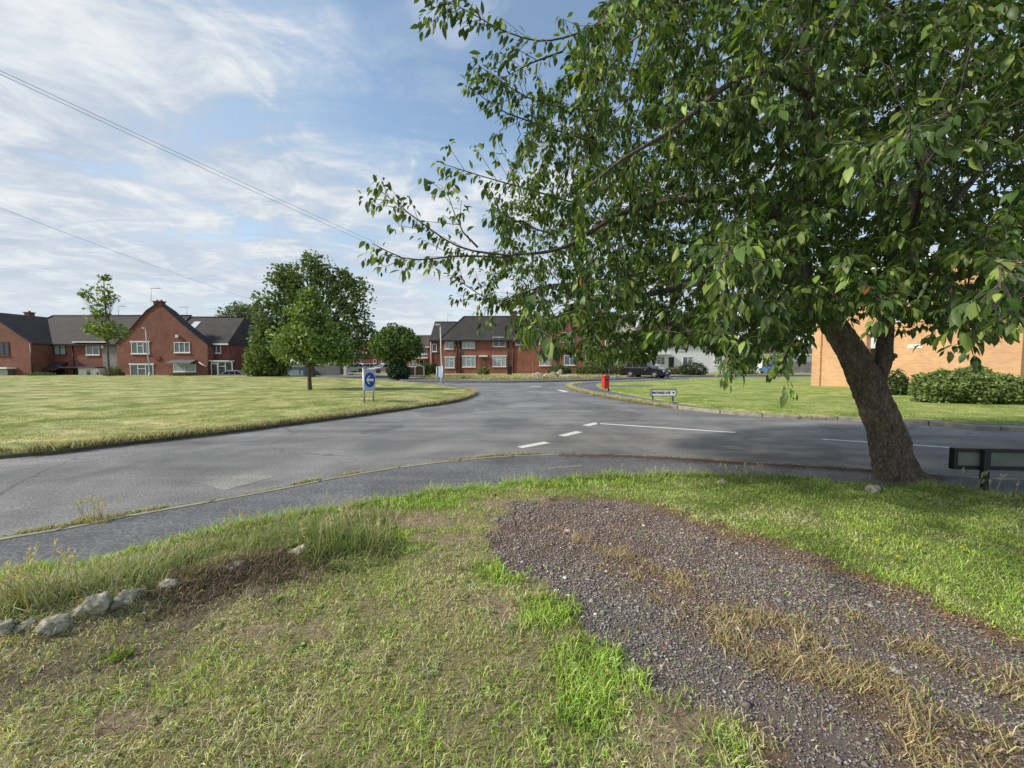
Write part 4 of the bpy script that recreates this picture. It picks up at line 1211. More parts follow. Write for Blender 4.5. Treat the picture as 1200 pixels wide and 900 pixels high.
    def chimney(s, pxa, pxb, py_t, Y, mat, pots=2, h=1.6):
        p, q = s.P(pxa, py_t, Y), s.P(pxb, py_t, Y); y = Y - s.L.y; w = q.x - p.x
        c = MB().box(p.x, q.x, y, y + max(.55, w * .6), p.z - h, p.z - .14).box(p.x - .06, q.x + .06, y - .06, y + max(.55, w * .6) + .06, p.z - .14, p.z).build('chimney', mat, s.o)
        for k in range(pots):
            x = p.x + w * (k + .5) / pots
            MB().tube([(x, y + .3, p.z), (x, y + .3, p.z + .18)], [.11, .09], 8).build('chimney_pot', M['tile_red'], c)
        return c
    def aerial(s, px, py0, py1, Y, w=.5, dirx=1):
        a, b_ = s.P(px, py1, Y), s.P(px, py0, Y); mb = MB()
        mb.tube([a, b_], .025, 6)
        z = b_.z - .04
        mb.tube([(b_.x - .25 * dirx, b_.y, z), (b_.x + w * 2 * dirx, b_.y, z)], .02, 5)
        for k in range(6):
            x = b_.x + dirx * w * (.2 + k * .33); mb.tube([(x, b_.y - .22, z), (x, b_.y + .22, z)], .012, 4)
        return mb.build('aerial', M['aerial'], s.o)
    def box(s, name, a, b, Y, d, mat, parent=None, inset=0):
        """box from pixel corner a to pixel corner b standing d proud of depth Y"""
        p, q = s.P(a[0], a[1], Y), s.P(b[0], b[1], Y); y = Y - s.L.y
        return MB().box(p.x, q.x, y - d, y - .003 + inset, q.z, p.z).build(name, mat, parent or s.o)
    def pipe(s, px, py0, py1, Y, mat='black', r=.045):
        p, q = s.P(px, py0, Y), s.P(px, py1, Y); y = Y - s.L.y - .06
        z1 = q.z if py1 < 438 else -.2
        return MB().tube([(p.x, y, p.z), (p.x, y, z1)], r, 8).build('drainpipe', M[mat], s.o)

# ---- left terrace
h = House('brick_house', 'red brick house with gable end cut by the left frame edge', -16, 45, -.85, 'brick houses behind the island lawn')
h.wall([(-72, 441), (-72, 403), (-16, 366), (37, 402), (37, 441)], 45, 53, M['red_brick'])
h.gable_roof([(-75, 405), (-16, 366), (39, 403.4)], 45, 53, M['slate'])
h.window((-8, 401), (11.5, 416), bars=2, frame='black', pane='dpane')
h.box('porch_canopy', (-20, 430.2), (19.5, 432.4), 45, .9, M['white'])
h.box('garage_door', (-12, 433.6), (10, 446), 45, .05, M['render'])
h.box('side_panel', (10.4, 433.2), (17.5, 446), 45, .06, M['black'])
h.pipe(36, 403, 441, 45)

h = House('brick_house', 'long terraced brick house with dark hipped roof and maroon porch canopy', 88, 47.2, -.85, 'brick houses behind the island lawn')
h.wall([(0, 441), (0, 400.5), (241, 400.5), (241, 441)], 47.2, 55, M['red_brick'])
h.roof(0, 191, 400.5, 370, 47.2, 55, M['slate'], hipl=2.4, gutter='black')
h.window((63, 403), (78, 416), bars=1, frame='black', pane='net')
h.window((100.5, 402.5), (117, 415.8), bars=1)
h.box('fascia', (89, 400.4), (128, 401.6), 47.2, .45, M['white'])
h.box('alarm_box', (50, 402), (54, 404.5), 47.2, .12, M['white'])
mb = MB(); a, b_ = h.P(39.5, 424, 47.2), h.P(80, 433, 47.2)
mb.slab([(a.x, -1.25, b_.z), (b_.x, -1.25, b_.z), (b_.x, -.01, a.z), (a.x, -.01, a.z)], .08); mb.build('porch_canopy', M['maroon'], h.o)
h.box('porch_shade_panel', (41, 433.8), (79.5, 446), 47.2, .02, M['dark'])  # flat dark panel painting the shade beneath the canopy
for x in (41.5, 62, 77.5): h.box('post', (x, 433.6), (x + .9, 446), 46.1, .1, M['wood_brown'])
h.box('flat_canopy', (82, 429.6), (123.5, 431), 47.2, 1.2, M['lead'])
h.door((87, 431.4), (99, 446), mat='black', frame='greyclad')
h.box('porch', (99.6, 431.3), (124, 446), 47.2, .75, M['white'])
h.window((101, 433), (107.5, 440), 46.44, bars=0, trans=True, sill=False)
h.window((112.5, 435.5), (117.5, 440), 46.44, bars=0, trans=False, sill=False)
h.box('cladding', (120, 406), (141, 441), 47.2, .06, M['greyclad'])
h.box('wall_lamp', (120, 404), (123, 408), 47.2, .2, M['white'])
h.chimney(28, 34.5, 365.5, 51, M['dark_brick'], 1); h.aerial(139, 358.5, 372, 51, .5)
h.pipe(85.5, 402, 441, 47.2)

h = House('brick_house', 'brick house with tall pointed gable topped by a chimney and aerial', 188, 46, -.85, 'brick houses behind the island lawn')
h.wall([(137, 441), (137, 402), (149, 391), (172, 364.5), (184.5, 356), (197, 364.5), (212, 378.5), (243, 404), (243, 441)], 46, 47.1, M['red_brick'])
h.gable_roof([(136, 403), (149, 391), (172, 364.5), (184.5, 356), (197, 364.5), (212, 378.5), (244.5, 405.2)], 46, 47.1, M['slate'], .10, .10)
h.chimney(179.5, 188.8, 352.5, 46.02, M['dark_brick'], 2, 1.5); h.aerial(177, 337.5, 354, 46.3, .55)
h.window((153.8, 401), (175.5, 414.5), bars=2, lintel=True)
h.window((204, 401), (223, 413.2), bars=2, trans=False)
h.window((152.5, 427.3), (180.5, 442), bars=2, lintel=True, sill=False)
h.window((203.5, 426.5), (230, 435.5), bars=1, trans=False, pane='net')
mb = MB(); a, b_ = h.P(202, 421.5, 46), h.P(230.5, 425.5, 46)
mb.slab([(a.x, -1.0, b_.z), (b_.x, -1.0, b_.z), (b_.x, -.01, a.z), (a.x, -.01, a.z)], .1); mb.build('bay_canopy', M['lead'], h.o)
h.box('wall_lamp', (207, 392.6), (210, 395.6), 46, .22, M['white'])
h.box('vent', (182, 417.5), (188, 421.5), 46, .1, M['dark_brick'])
a, b_ = h.P(233, 424.5, 45.94), h.P(242, 429, 45.94)
MB().tube([a, ((a.x * .4 + b_.x * .6), a.y, b_.z + .08), b_], .05, 6).build('waste_pipe', M['white'], h.o)

h = House('brick_house', 'brick end house with roof window and white glazed porch beside the gable', 256, 47.2, -.85, 'brick houses behind the island lawn')
h.wall([(243.3, 441), (243.3, 400.5), (268, 400.5), (268, 441)], 47.2, 55, M['dark_brick'])
h.roof(196, 267, 400.3, 371.8, 47.2, 55, M['slate'], hipr=.75, over=.25)
h.window((248, 402.5), (259.3, 413.8), bars=1, trans=False)
h.window((248, 423.6), (273, 441), 46.3, bars=2, trans=True, sill=False, name='glazed_porch', pane='dpane')
h.box('porch_roof', (245, 422.4), (275, 423.5), 47.2, 1.05, M['white'])
h.door((247.5, 426), (256, 441), 46.22, mat='black')
h.box('alarm_box', (264, 405), (267, 408.5), 47.2, .12, M['tile_red'])
h.pipe(244.2, 402, 424, 47.2, 'white')
yf, zo, ym, zr = h.plane; x0, x1 = h.P(226, 380, 50).x, h.P(235, 380, 50).x
q = lambda t, o_: (yf + (ym - yf) * t, zo + (zr - zo) * t + o_)
(ya, za), (yb, zb) = q(.52, .07), q(.80, .07)
rw = MB().slab([(x0, ya, za), (x1, ya, za), (x1, yb, zb), (x0, yb, zb)], .12).build('roof_window', M['greyclad'], h.o)
MB().slab([(x0 + .08, ya + .07, za + .095), (x1 - .08, ya + .07, za + .095), (x1 - .08, yb - .07, zb + .0), (x0 + .08, yb - .07, zb + .0)], .02).build('pane', M['skypane'], rw)
h.chimney(219.5, 223.5, 370.2, 51.1, M['dark_brick'], 1, .9); h.aerial(219, 359.5, 371, 51.2, .5, -1)

h = House('brick_house', 'brick gable end half hidden by the dark bushy tree', 288, 53, -.6, 'brick houses behind the island lawn')
h.wall([(268.5, 441), (268.5, 416), (287, 394), (306, 416), (306, 441)], 53, 60, M['dark_brick'])
h.gable_roof([(267.5, 417.2), (287, 394), (307, 417.2)], 53, 60, M['slate'])
h.window((279, 402), (285, 410), bars=1)

# ---- centre
h = House('brick_house', 'long orange red brick house with brown hipped roof facing the junction', 585, 54, .1, 'brick houses across the junction')
h.wall([(519, 441), (519, 396.5), (624, 394.5), (624, 441)], 54, 62, M['centre_brick'])
h.roof(517.5, 655, 396, 371, 54, 62, M['slate'], hipl=3.0, over=.35, gutter='black')
for a, b_, bb, pn in [((521.2, 398.5), (531.3, 409), 1, 'net'), ((542, 396.3), (556.3, 408), 2, 'net'), ((577.5, 394.8), (592.3, 406), 1, 'dpane'), ((604, 393), (616.5, 404.2), 1, 'pane'),
                  ((521.5, 419), (532.6, 431), 1, 'net'), ((542, 417.8), (557.2, 430), 2, 'net'), ((577.3, 417.6), (593, 429.5), 2, 'net')]:
    h.window(a, b_, bars=bb, pane=pn, lintel=a[1] > 410)
d = h.box('doorway', (562.8, 418.4), (570.6, 440), 54, .03, M['wood_brown'])
h.box('door_canopy', (561.5, 416.4), (571.5, 418.2), 54, .5, M['white'])
for x in (535.3, 539.6, 595.8, 601.8): h.pipe(x, 397, 441, 54, 'black', .07)
h.chimney(598, 606, 364.5, 58, M['dark_brick'], 2, 1.6)

h = House('brick_house', 'brick house with pointed gable wing standing behind the low cherry leaves', 672, 51, .1, 'brick houses across the junction')
h.wall([(624.3, 441), (624.3, 390), (648, 390), (648, 441)], 53.2, 60, M['centre_brick'])
h.wall([(646.5, 441), (646.5, 388.5), (678, 357.5), (709, 388.5), (709, 441)], 51, 60, M['centre_brick'], 'gable_wall')
h.gable_roof([(644.5, 391), (678, 357.5), (711, 391)], 51, 60, M['slate'])
mb = MB(); a, b_ = h.P(622, 390.4, 52.9), h.P(648, 390.4, 52.9); c_, d_ = h.P(648, 371, 57), h.P(622, 371, 57)
mb.slab([a, b_, c_, d_], .1); mb.build('roof', M['slate'], h.o)
h.window((632, 391.5), (645, 403), 53.2, bars=1); h.window((659, 389.6), (672.5, 401), bars=1); h.window((687, 389.6), (697, 401), bars=1)
h.window((661, 416.5), (674.5, 428), bars=1); h.window((686, 416.5), (699, 428), bars=1); h.window((632, 417), (645, 428.5), 53.2, bars=1, pane='net')

h = House('brick_house', 'brick side wing with steep dark roof at the left end of the terrace', 511, 57, .1, 'brick houses across the junction')
h.wall([(503, 441), (503, 398), (522, 398), (522, 441)], 57, 65, M['dark_brick'])  # darker brick puts the wing's shade into the wall colour
h.roof(504.5, 530, 398, 377.5, 57, 65, M['slate'], over=.15, gutter='black')
h.window((506.5, 403), (512, 412), bars=0, trans=False); h.pipe(505, 399, 441, 57, 'white'); h.aerial(524.5, 369, 378, 61, .4)

h = House('brick_house', 'small brick house with warm brown roof and white bay between round tree and terrace', 489, 66, .1, 'brick houses across the junction')
h.wall([(475, 441), (475, 406), (503, 403.5), (503, 441)], 66, 74, M['centre_brick'])
h.roof(476, 503, 405, 393.5, 66, 74, M['tile_warm'], over=.3)
h.window((478, 407.5), (488, 415.5), bars=2, trans=False); h.window((491, 407), (500.5, 415), bars=2, trans=False)
h.box('porch_canopy', (479, 418.5), (502, 420.2), 66, 1.3, M['white'])
h.window((480, 422), (488, 430), bars=1); h.door((491.5, 421.5), (497, 438), mat='dark')

h = House('brick_house', 'distant brick house with white windows seen beneath the round tree', 432, 76, .0, 'brick houses across the junction')
h.wall([(404, 441), (404, 417), (437, 411), (461, 411), (461, 441)], 76, 84, M['red_brick'])
h.roof(404, 461, 412, 399, 76, 84, M['tile_red'], over=.3)
for x in (411, 420, 437.5, 446.5): h.window((x, 421), (x + 3.6, 426), bars=0, trans=False)

# ---- right, behind the cherry
h = House('rendered_house', 'pale cream gabled house seen between leaves of the cherry tree', 733, 62, .1, 'pale houses behind the corner lawn')
h.wall([(713, 441), (713, 394), (733, 372), (753, 394), (753, 441)], 62, 70, M['cream'])
h.gable_roof([(711, 396), (733, 372), (755, 396)], 62, 70, M['tile_warm'])
h.window((727, 396), (738, 404), bars=1); h.window((724, 417), (741, 428), bars=2)
h = House('rendered_house', 'white rendered house with brown roof behind the parked black car', 805, 60, .1, 'pale houses behind the corner lawn')
h.wall([(754, 441), (754, 398), (856, 398), (856, 441)], 60, 68, M['render'])
h.roof(753, 857, 398, 375, 60, 68, M['tile_warm'], hipl=1.5, hipr=2.0, over=.35)
for x in (765, 792, 822, 838): h.window((x, 401.5), (x + 10, 410.5), bars=1)
h.window((837, 418), (846.5, 427.5), bars=2, trans=False, pane='dpane'); h.window((800, 418), (812, 427), bars=1); h.window((765, 418), (779, 427.5), bars=2)
h.box('porch_canopy', (757, 413.8), (785, 415.6), 60, 1.2, M['white'])
h.door((783, 418), (790, 438), mat='black')
h = House('rendered_house', 'white house with purple brown roof left of the buff brick block', 925, 58, .1, 'pale houses behind the corner lawn')
h.wall([(893, 441), (893, 413.5), (953, 413.5), (953, 441)], 58, 66, M['render'])
h.roof(892, 954, 413, 396.5, 58, 66, M['tile_warm'], hipl=2.2, over=.35)
h.window((910, 415), (916, 421), bars=1, trans=False, pane='dpane'); h.window((930, 415), (938, 422), bars=1); h.box('lower_wall', (893, 424), (952, 440), 58, .15, M['greyclad'])

# ---- buff brick block on the right
A0, B0 = Vector((20.3, 15.4, 0)), Vector((19.15, 24.4, 0))
ang = math.atan2(-(B0 - A0).x, (B0 - A0).y)
bb = empty('brick_building', (A0.x, A0.y, .1), ang, 'two storey buff orange brick building with flat roof behind the tree trunk', 'building')
LEN = (B0 - A0).length
def wy(px):
    k = (px - 600) / FPX; d = (B0 - A0).normalized()
    t = (k * A0.y - A0.x) / (d.x - k * d.y); return t
def wz(px, py):
    t = wy(px); Y = A0.y + (B0 - A0).normalized().y * t; return at(px, py, Y).z - .1
yo0, yo1 = wy(1029), wy(1013.5); zd = wz(1020, 408); zp = wz(1020, 391)
H2 = 6.3
w_ = MB().box(0, .3, 0, yo0, -.2, H2).box(0, .3, yo1, LEN, -.2, H2).box(0, .3, yo0, yo1, zp, H2).box(.3, 9, 0, .3, 2.6, H2).box(.3, 9, LEN - .3, LEN, -.2, H2).box(3.2, 9, 0, .3, -.2, 2.6).build('wall', M['buff_brick'], bb)
MB().box(-.12, .0 - .003, LEN - .45, LEN + .12, -.2, H2 - .4).build('pier', M['buff_brick'], bb)
MB().box(-.25, 9.2, -.25, LEN + .25, H2, H2 + .35).build('roof', M['white'], bb)
MB().box(.28, .36, yo0, yo1, zd, zp).build('transom_panel', M['panel'], bb)
MB().box(.9, .98, yo0 - .2, yo1 + .2, -.2, zd + .05).build('entrance', M['dark'], bb)
MB().box(-.003 + .3, 3.2, -.06, -.003, 2.45, 4.5).build('cladding_panel', M['panel'], bb)
d = MB().box(.35, 3.15, .12, .2, -.2, 2.42).build('garage_door', M['dark'], bb)
mb = MB()
for k in range(6): mb.box(.37, 3.13, .095, .12, .1 + k * .38, .14 + k * .38)
mb.build('rail', M['black'], d)
def flank_window(pa, pb, ya, yb, parent=bb):
    y0, y1 = sorted((wy(pa), wy(pb))); z1 = wz((pa + pb) / 2, ya); z0 = wz((pa + pb) / 2, yb)
    mb = MB(); t = .07
    mb.box(-.05, .02, y0, y0 + t, z0, z1).box(-.05, .02, y1 - t, y1, z0, z1).box(-.048, .02, y0 + t, y1 - t, z1 - t, z1).box(-.048, .02, y0 + t, y1 - t, z0, z0 + t)
    n_ = max(1, int((y1 - y0) / .7))
    for k in range(1, n_): mb.box(-.046, .02, y0 + (y1 - y0) * k / n_ - .035, y0 + (y1 - y0) * k / n_ + .035, z0 + t, z1 - t)
    w = mb.build('window', M['white'], bb)
    MB().box(-.018, -.006, y0 + .03, y1 - .03, z0 + .03, z1 - .03).build('pane', M['pane'], w)
    MB().box(-.12, -.003, y0 - .08, y1 + .08, z0 - .16, z0 - .003).build('sill', M['panel'], w)
flank_window(1104, 1135, 340, 368); flank_window(1040, 1056, 352, 374); flank_window(968, 990, 372, 388)
y0, y1 = sorted((wy(1062.5), wy(1079.5))); z0, z1 = wz(1071, 408), wz(1071, 403.6)
pl = MB().box(-.03, -.003, y0, y1, z0, z1).build('name_plate', M['white'], bb)
mb = MB(); Lp = y1 - y0
for a_, k_ in ((.90, 1), (.62, 5), (.12, 1)):
    for k in range(k_):
        yy = y0 + Lp * (a_ - k * .075); mb.box(-.034, -.0305, yy - Lp * .022, yy + Lp * .022, z0 + (z1 - z0) * .3, z0 + (z1 - z0) * .7)
mb.build('lettering', M['lead'], pl)

# ================================================================== trees and bushes
GR = [(0.154, 0.230, 0.064), (0.115, 0.192, 0.054), (0.192, 0.275, 0.083)]
far_tree('lawn_tree', 'young green tree with grey trunk standing alone on the island lawn', (at(363, 456, 20.3).x, 20.3, .12), [(.0, 0, 2.6, 1.75, 1.6, 1.25, 3), (-.9, .2, 2.2, 1.0, 1.1, .85, 1.2), (1.0, -.1, 2.25, 1.25, 1.1, 1.0, 1.5), (.15, 0, 3.9, 1.15, 1.1, 1.0, 1.5), (.1, 0, 4.8, .6, .6, .6, .5), (1.5, .1, 1.75, .8, .8, .5, .6)], 9000, .17, [(0.173, 0.262, 0.070), (0.134, 0.211, 0.058), (0.224, 0.314, 0.090)], .10, 1.6, seed=3, hollow=.3, gap=.38)
X = at(365, 440, 40).x
far_tree('tall_tree', 'largest darker green tree with airy top behind the island lawn', (X, 40, -.4), [(-.2, 0, 9.6, 3.1, 2.5, 2.7, 3), (-3.6, .3, 6.8, 2.7, 2.3, 2.8, 2.6), (4.3, 0, 8.8, 2.4, 2.1, 2.3, 2.2), (4.4, 0, 4.8, 2.5, 2.3, 2.9, 2.8), (.2, .4, 5.0, 3.4, 2.5, 3.2, 3.2), (-2.2, 0, 10.2, 2.1, 1.9, 2.0, 1.4), (.6, 0, 12.0, 2.0, 1.6, 1.3, 1.2), (-4.2, 0, 4.4, 1.9, 1.9, 2.2, 1.2), (3.2, 0, 10.6, 1.5, 1.4, 1.1, .7)], 24000, .27, [(0.122, 0.179, 0.064), (0.096, 0.147, 0.054), (0.154, 0.211, 0.077)], .32, 3.6, seed=11, hollow=.3, gap=.44)
far_tree('bushy_tree', 'low dark bushy tree at the end of the left houses', (at(310, 440, 41).x, 41, -.5), [(0, 0, 2.3, 1.8, 1.8, 2.0, 2), (.3, 0, 4.2, 1.5, 1.4, 1.5, 1.2), (-.9, 0, 1.6, 1.2, 1.2, 1.2, .8), (1.4, 0, 1.6, 1.3, 1.2, 1.3, .8)], 6000, .24, [(0.134, 0.198, 0.058), (0.109, 0.166, 0.051), (0.173, 0.237, 0.070)], .18, 1.6, seed=21, hollow=.4)
far_tree('pale_tree', 'pale grey green tree with open crown beyond the end house', (at(282, 440, 62).x, 62, -.5), [(0, 0, 9.2, 3.0, 2.3, 2.6, 2), (-1.4, 0, 7.0, 2.0, 1.5, 2.2, 1.2), (2.4, 0, 8.2, 2.6, 2, 2.8, 1.6)], 6500, .30, [(0.166, 0.211, 0.115), (0.109, 0.154, 0.070), (0.179, 0.224, 0.109)], .25, 4.6, seed=31, hollow=.45, gap=.42)
far_tree('round_tree', 'round dense dark tree with clipped dome crown near the brown gate', (at(465, 440, 36).x, 36, .1), [(0, 0, 3.1, 2.35, 2.1, 1.75, 3), (-.9, 0, 2.9, 1.5, 1.5, 1.2, 1), (1.0, 0, 2.9, 1.45, 1.5, 1.2, 1), (0, 0, 4.1, 1.5, 1.4, .85, .8)], 10500, .20, [(0.109, 0.173, 0.051), (0.083, 0.134, 0.044), (0.160, 0.243, 0.064)], .16, 1.4, seed=41, hollow=.62)
X = at(128, 440, 41.5).x
far_tree('slender_tree', 'slender sapling with airy top and yellow green lower crown before the terrace', (X, 41.5, -.6), [(.4, 0, 5.6, 1.9, 1.4, 1.2, 2.2), (-1.6, 0, 5.9, .9, .8, .8, .6), (-.5, 0, 8.6, 1.5, 1.1, .7, .5), (-.3, 0, 10.0, 1.0, .9, .8, .45), (-2.0, 0, 9.4, .8, .6, .6, .28), (.9, 0, 9.0, .9, .6, .5, .25), (.0, 0, 11.2, .7, .5, .5, .22), (-.9, 0, 7.4, 1.3, 1, .7, .5)], 1500, .29, [(0.192, 0.269, 0.077), (0.154, 0.218, 0.064), (0.243, 0.307, 0.096)], .09, 5.2, seed=51, hollow=.25, gap=.44)

def bush(name, label, px, py, Y, z, rx, ry, hz, n, size, cols, seed, group=None, cat='shrub'):
    X = at(px, py, Y).x
    return far_tree(name, label, (X, Y, z), [(0, 0, hz * .45, rx, ry, hz * .55, 2), (rx * .45, 0, hz * .35, rx * .6, ry * .8, hz * .45, .8), (-rx * .45, 0, hz * .35, rx * .6, ry * .8, hz * .45, .8)], n, size, cols, 0, 0, group, cat, .66, seed)
BG = [(0.109, 0.160, 0.051), (0.090, 0.134, 0.041), (0.134, 0.192, 0.058)]
far_tree('hedge', 'long rounded green hedge along the buff brick wall', (16.9, 14.2, .12), [(-1.0, .15, .5, .9, .75, .68, 1.6), (0, 0, .56, 1.2, .8, .74, 2.4), (.9, -.1, .46, .95, .75, .60, 1.6), (1.5, -.15, .28, .6, .6, .40, .7)], 19000, .085, [(0.173, 0.230, 0.077), (0.141, 0.198, 0.064), (0.224, 0.288, 0.096)], 0, 0, None, 'hedge', .72, 61)
bush('shrub', 'small dark shrub under the fork of the cherry trunk', 1051, 460, 17.2, .13, .42, .4, 1.15, 1600, .09, [(0.077, 0.128, 0.045), (0.058, 0.096, 0.036)], 62)
bush('shrub', 'dark blue green shrub beneath the round tree', 467, 440, 35.2, .1, 1.0, .8, 1.75, 2600, .15, [(0.051, 0.096, 0.051), (0.038, 0.074, 0.041)], 63)
bush('shrub', 'light green clipped shrub right of the brown gate', 498, 440, 45, .1, .75, .7, 1.5, 1300, .15, [(0.141, 0.205, 0.058), (0.115, 0.173, 0.051)], 64)
bush('shrub', 'dark shrub against the shaded side wing wall', 509, 440, 47, .1, .7, .7, 1.5, 1000, .16, [(0.064, 0.090, 0.038), (0.051, 0.074, 0.033)], 65)
bush('shrub', 'bright yellow green shrub beside the white pillar', 398.5, 440, 50, .1, .7, .6, 1.6, 1100, .15, [(0.256, 0.320, 0.077), (0.205, 0.269, 0.064)], 66)
bush('shrub', 'garden shrub at the foot of the slender sapling', 134, 440, 43.4, -.6, 1.0, .7, 1.7, 1400, .17, [(0.115, 0.154, 0.064), (0.154, 0.166, 0.077)], 67)
bush('shrub', 'low shrub below the end of the maroon porch canopy', 47, 440, 44.5, -.7, 1.9, .6, 1.25, 1400, .17, BG, 68)
bush('shrub', 'low shrub under the bay window of the pointed gable house', 216, 440, 44.8, -.7, 1.7, .6, 1.15, 1400, .17, [(0.090, 0.115, 0.045), (0.128, 0.128, 0.058)], 69)
bush('garden_hedge', 'olive hedge behind the red bin and white nameplate', 712, 440, 46, .1, 4.0, .8, 1.3, 4200, .16, [(0.128, 0.154, 0.058), (0.109, 0.128, 0.051)], 70, None, 'hedge')
bush('garden_hedge', 'dark rounded hedge in front of the white rendered house', 812, 440, 47, .1, 1.7, .9, 1.6, 2600, .15, [(0.077, 0.109, 0.051), (0.064, 0.090, 0.042)], 71, None, 'hedge')
bush('garden_hedge', 'brownish low hedge between pale bollard and dark hedge', 793, 440, 49, .1, 1.6, .7, 1.0, 1500, .15, [(0.154, 0.141, 0.064), (0.115, 0.128, 0.051)], 72, None, 'hedge')
bush('shrub', 'tall green shrub beside the gable wing wall', 700, 440, 48, .1, 1.7, 1.2, 3.2, 3000, .19, GR, 73)
bush('shrub', 'yellow green tall shrub in front of the cream gable', 741, 440, 50, .1, 1.8, 1.2, 3.9, 3200, .19, [(0.205, 0.256, 0.064), (0.154, 0.205, 0.051)], 74)
bush('shrub', 'garden shrub right of the white rendered house', 868, 440, 50, .1, 2.2, 1.2, 2.6, 2800, .19, GR, 75)
bush('shrub', 'garden shrub under the side windows behind the dry verge', 655, 440, 47.5, .1, 1.5, .9, 1.3, 1700, .17, [(0.102, 0.128, 0.051), (0.128, 0.154, 0.064)], 76)
bush('shrub', 'dry brownish shrub below the front door wall', 566, 440, 47.8, .1, .8, .6, .95, 900, .16, [(0.218, 0.218, 0.090), (0.154, 0.179, 0.064)], 77)
# ================================================================== cars
import bmesh
def car(label, loc, rz, paint, suv=False, group='cars parked beyond the lawns'):
    o = empty('parked_car', loc, rz, label, 'car', group)
    L, W, HB, HT = (4.4, 1.85, 1.04, 1.74) if suv else (4.2, 1.72, .90, 1.45)
    hl = L / 2; wr = .35 if suv else .31
    xf, xr = hl * .60, -hl * .58
    prof = [(-hl, .42), (-hl + .02, HB - .08), (-hl + .10, HB + .02), (-hl * .2, HB + .02), (hl * .38, HB), (hl * .92, HB - .18), (hl, HB - .32), (hl, .42), (hl - .12, .28)]
    def arch(xc):
        return [(xc + math.cos(t) * (wr + .06), .30 + math.sin(t) * (wr + .06)) for t in [math.pi * k / 8 for k in range(0, 9)]]
    low = prof + arch(xf) + arch(xr) + [(-hl + .12, .28)]
    mb = MB(); mb.prism(low, -W / 2, W / 2)
    body = mb.build('body', paint, o)
    bm = bmesh.new(); bm.from_mesh(body.data)
    bmesh.ops.bevel(bm, geom=[e for e in bm.edges if abs(abs(e.verts[0].co.y) - W / 2) < 1e-4 and abs(abs(e.verts[1].co.y) - W / 2) < 1e-4 and min(e.verts[0].co.z, e.verts[1].co.z) > .6], offset=.05, segments=2, affect='EDGES')
    bm.to_mesh(body.data); bm.free()
    for p in body.data.polygons: p.use_smooth = False
    # cabin
    b0, b1 = (-hl * .94, hl * .42); t0, t1 = ((-hl * .84, hl * .06) if suv else (-hl * .62, hl * .02)); wi = W / 2 - .04; wt = W / 2 - .20
    Vc = [(b0, -wi, HB), (b1, -wi, HB - .01), (b1, wi, HB - .01), (b0, wi, HB), (t0, -wt, HT - .06), (t1, -wt, HT - .05), (t1, wt, HT - .05), (t0, wt, HT - .06)]
    mb = MB(); mb.add(Vc, [(0, 1, 5, 4), (1, 2, 6, 5), (2, 3, 7, 6), (3, 0, 4, 7), (4, 5, 6, 7), (3, 2, 1, 0)])
    mb.cbox(t0 + .02, t1 - .02, -wt + .02, wt - .02, HT - .06, HT, .03)
    mb.build('cabin', paint, o)
    def quad_on(a, b, c, d, i0, i1, j0, j1, off, name, mat):
        a, b, c, d = map(Vector, (a, b, c, d)); n_ = (b - a).cross(d - a).normalized()
        f = lambda u, v: (a * (1 - u) + b * u) * (1 - v) + (d * (1 - u) + c * u) * v + n_ * off
        return MB().add([f(i0, j0), f(i1, j0), f(i1, j1), f(i0, j1)], [(0, 1, 2, 3)]).build(name, mat, o)
    for sgn in (0, 1):
        q = (Vc[0], Vc[1], Vc[5], Vc[4]) if sgn == 0 else (Vc[2], Vc[3], Vc[7], Vc[6])
        for u0, u1 in ((.06, .32), (.35, .60), (.63, .92)) if sgn == 0 else ((.08, .37), (.40, .65), (.68, .94)):
            quad_on(*q, u0, u1, .12, .90, .006, 'side_window', M['carglass'])
    quad_on(Vc[1], Vc[2], Vc[6], Vc[5], .06, .94, .10, .93, .006, 'windscreen', M['carglass2'])
    quad_on(Vc[3], Vc[0], Vc[4], Vc[7], .08, .92, .20, .92, .006, 'rear_window', M['carglass'])
    for xw in (xf, xr):
        for sy in (-1, 1):
            y = sy * (W / 2 - .10)
            w = MB().tube([(xw, y - .10, wr), (xw, y + .10, wr)], wr, 20).build('wheel', M['tyre'], o)
            MB().tube([(xw, y + sy * .085, wr), (xw, y + sy * .108, wr)], wr * .62, 12).build('rim', M['rimgrey'], w)
    for sy in (-1, 1):
        MB().cbox(hl - .16, hl + .012, sy * W * .37 - .17, sy * W * .37 + .17, HB - .36, HB - .22, .03).build('headlight', M['lens'], o)
        MB().cbox(-hl - .012, -hl + .1, sy * W * .42 - .09, sy * W * .42 + .09, HB - .30, HB - .04, .02).build('tail_light', M['redlens'], o)
        MB().cbox(hl * .30, hl * .38, sy * (W / 2 + .07) - .08, sy * (W / 2 + .07) + .08, HB + .02, HB + .15, .02).build('mirror', paint, o)
        MB().box(hl * .10, hl * .17, sy * (W / 2 + .004) - .008, sy * (W / 2 + .004) + .008, HB - .16, HB - .13).build('door_handle', M['steel'], o)
    MB().box(hl + .004, hl + .02, -.26, .26, .50, .61).build('number_plate', M['white'], o)
    MB().box(-hl - .02, -hl - .004, -.26, .26, .62, .73).build('number_plate', M['plate_y'], o)
    MB().box(hl - .02, hl + .008, -.5, .5, .34, .46).build('grille', M['black'], o)
    return o
M['carglass'] = simple('car_glass', (.006, .007, .009), .12, .1, 2); M['carglass'].node_tree.nodes['Principled BSDF'].inputs['Specular IOR Level'].default_value = .25
M['carglass2'] = simple('car_windscreen', (.03, .038, .045), .08, .1, 2)
M['rimgrey'] = simple('alloy_grey', (.12, .12, .13), .5, .1, 10)
M['tyre'] = simple('tyre_rubber', (.02, .02, .02), .85, .2, 20)
M['lens'] = simple('headlight_lens', (.6, .62, .64), .12, .1, 10)
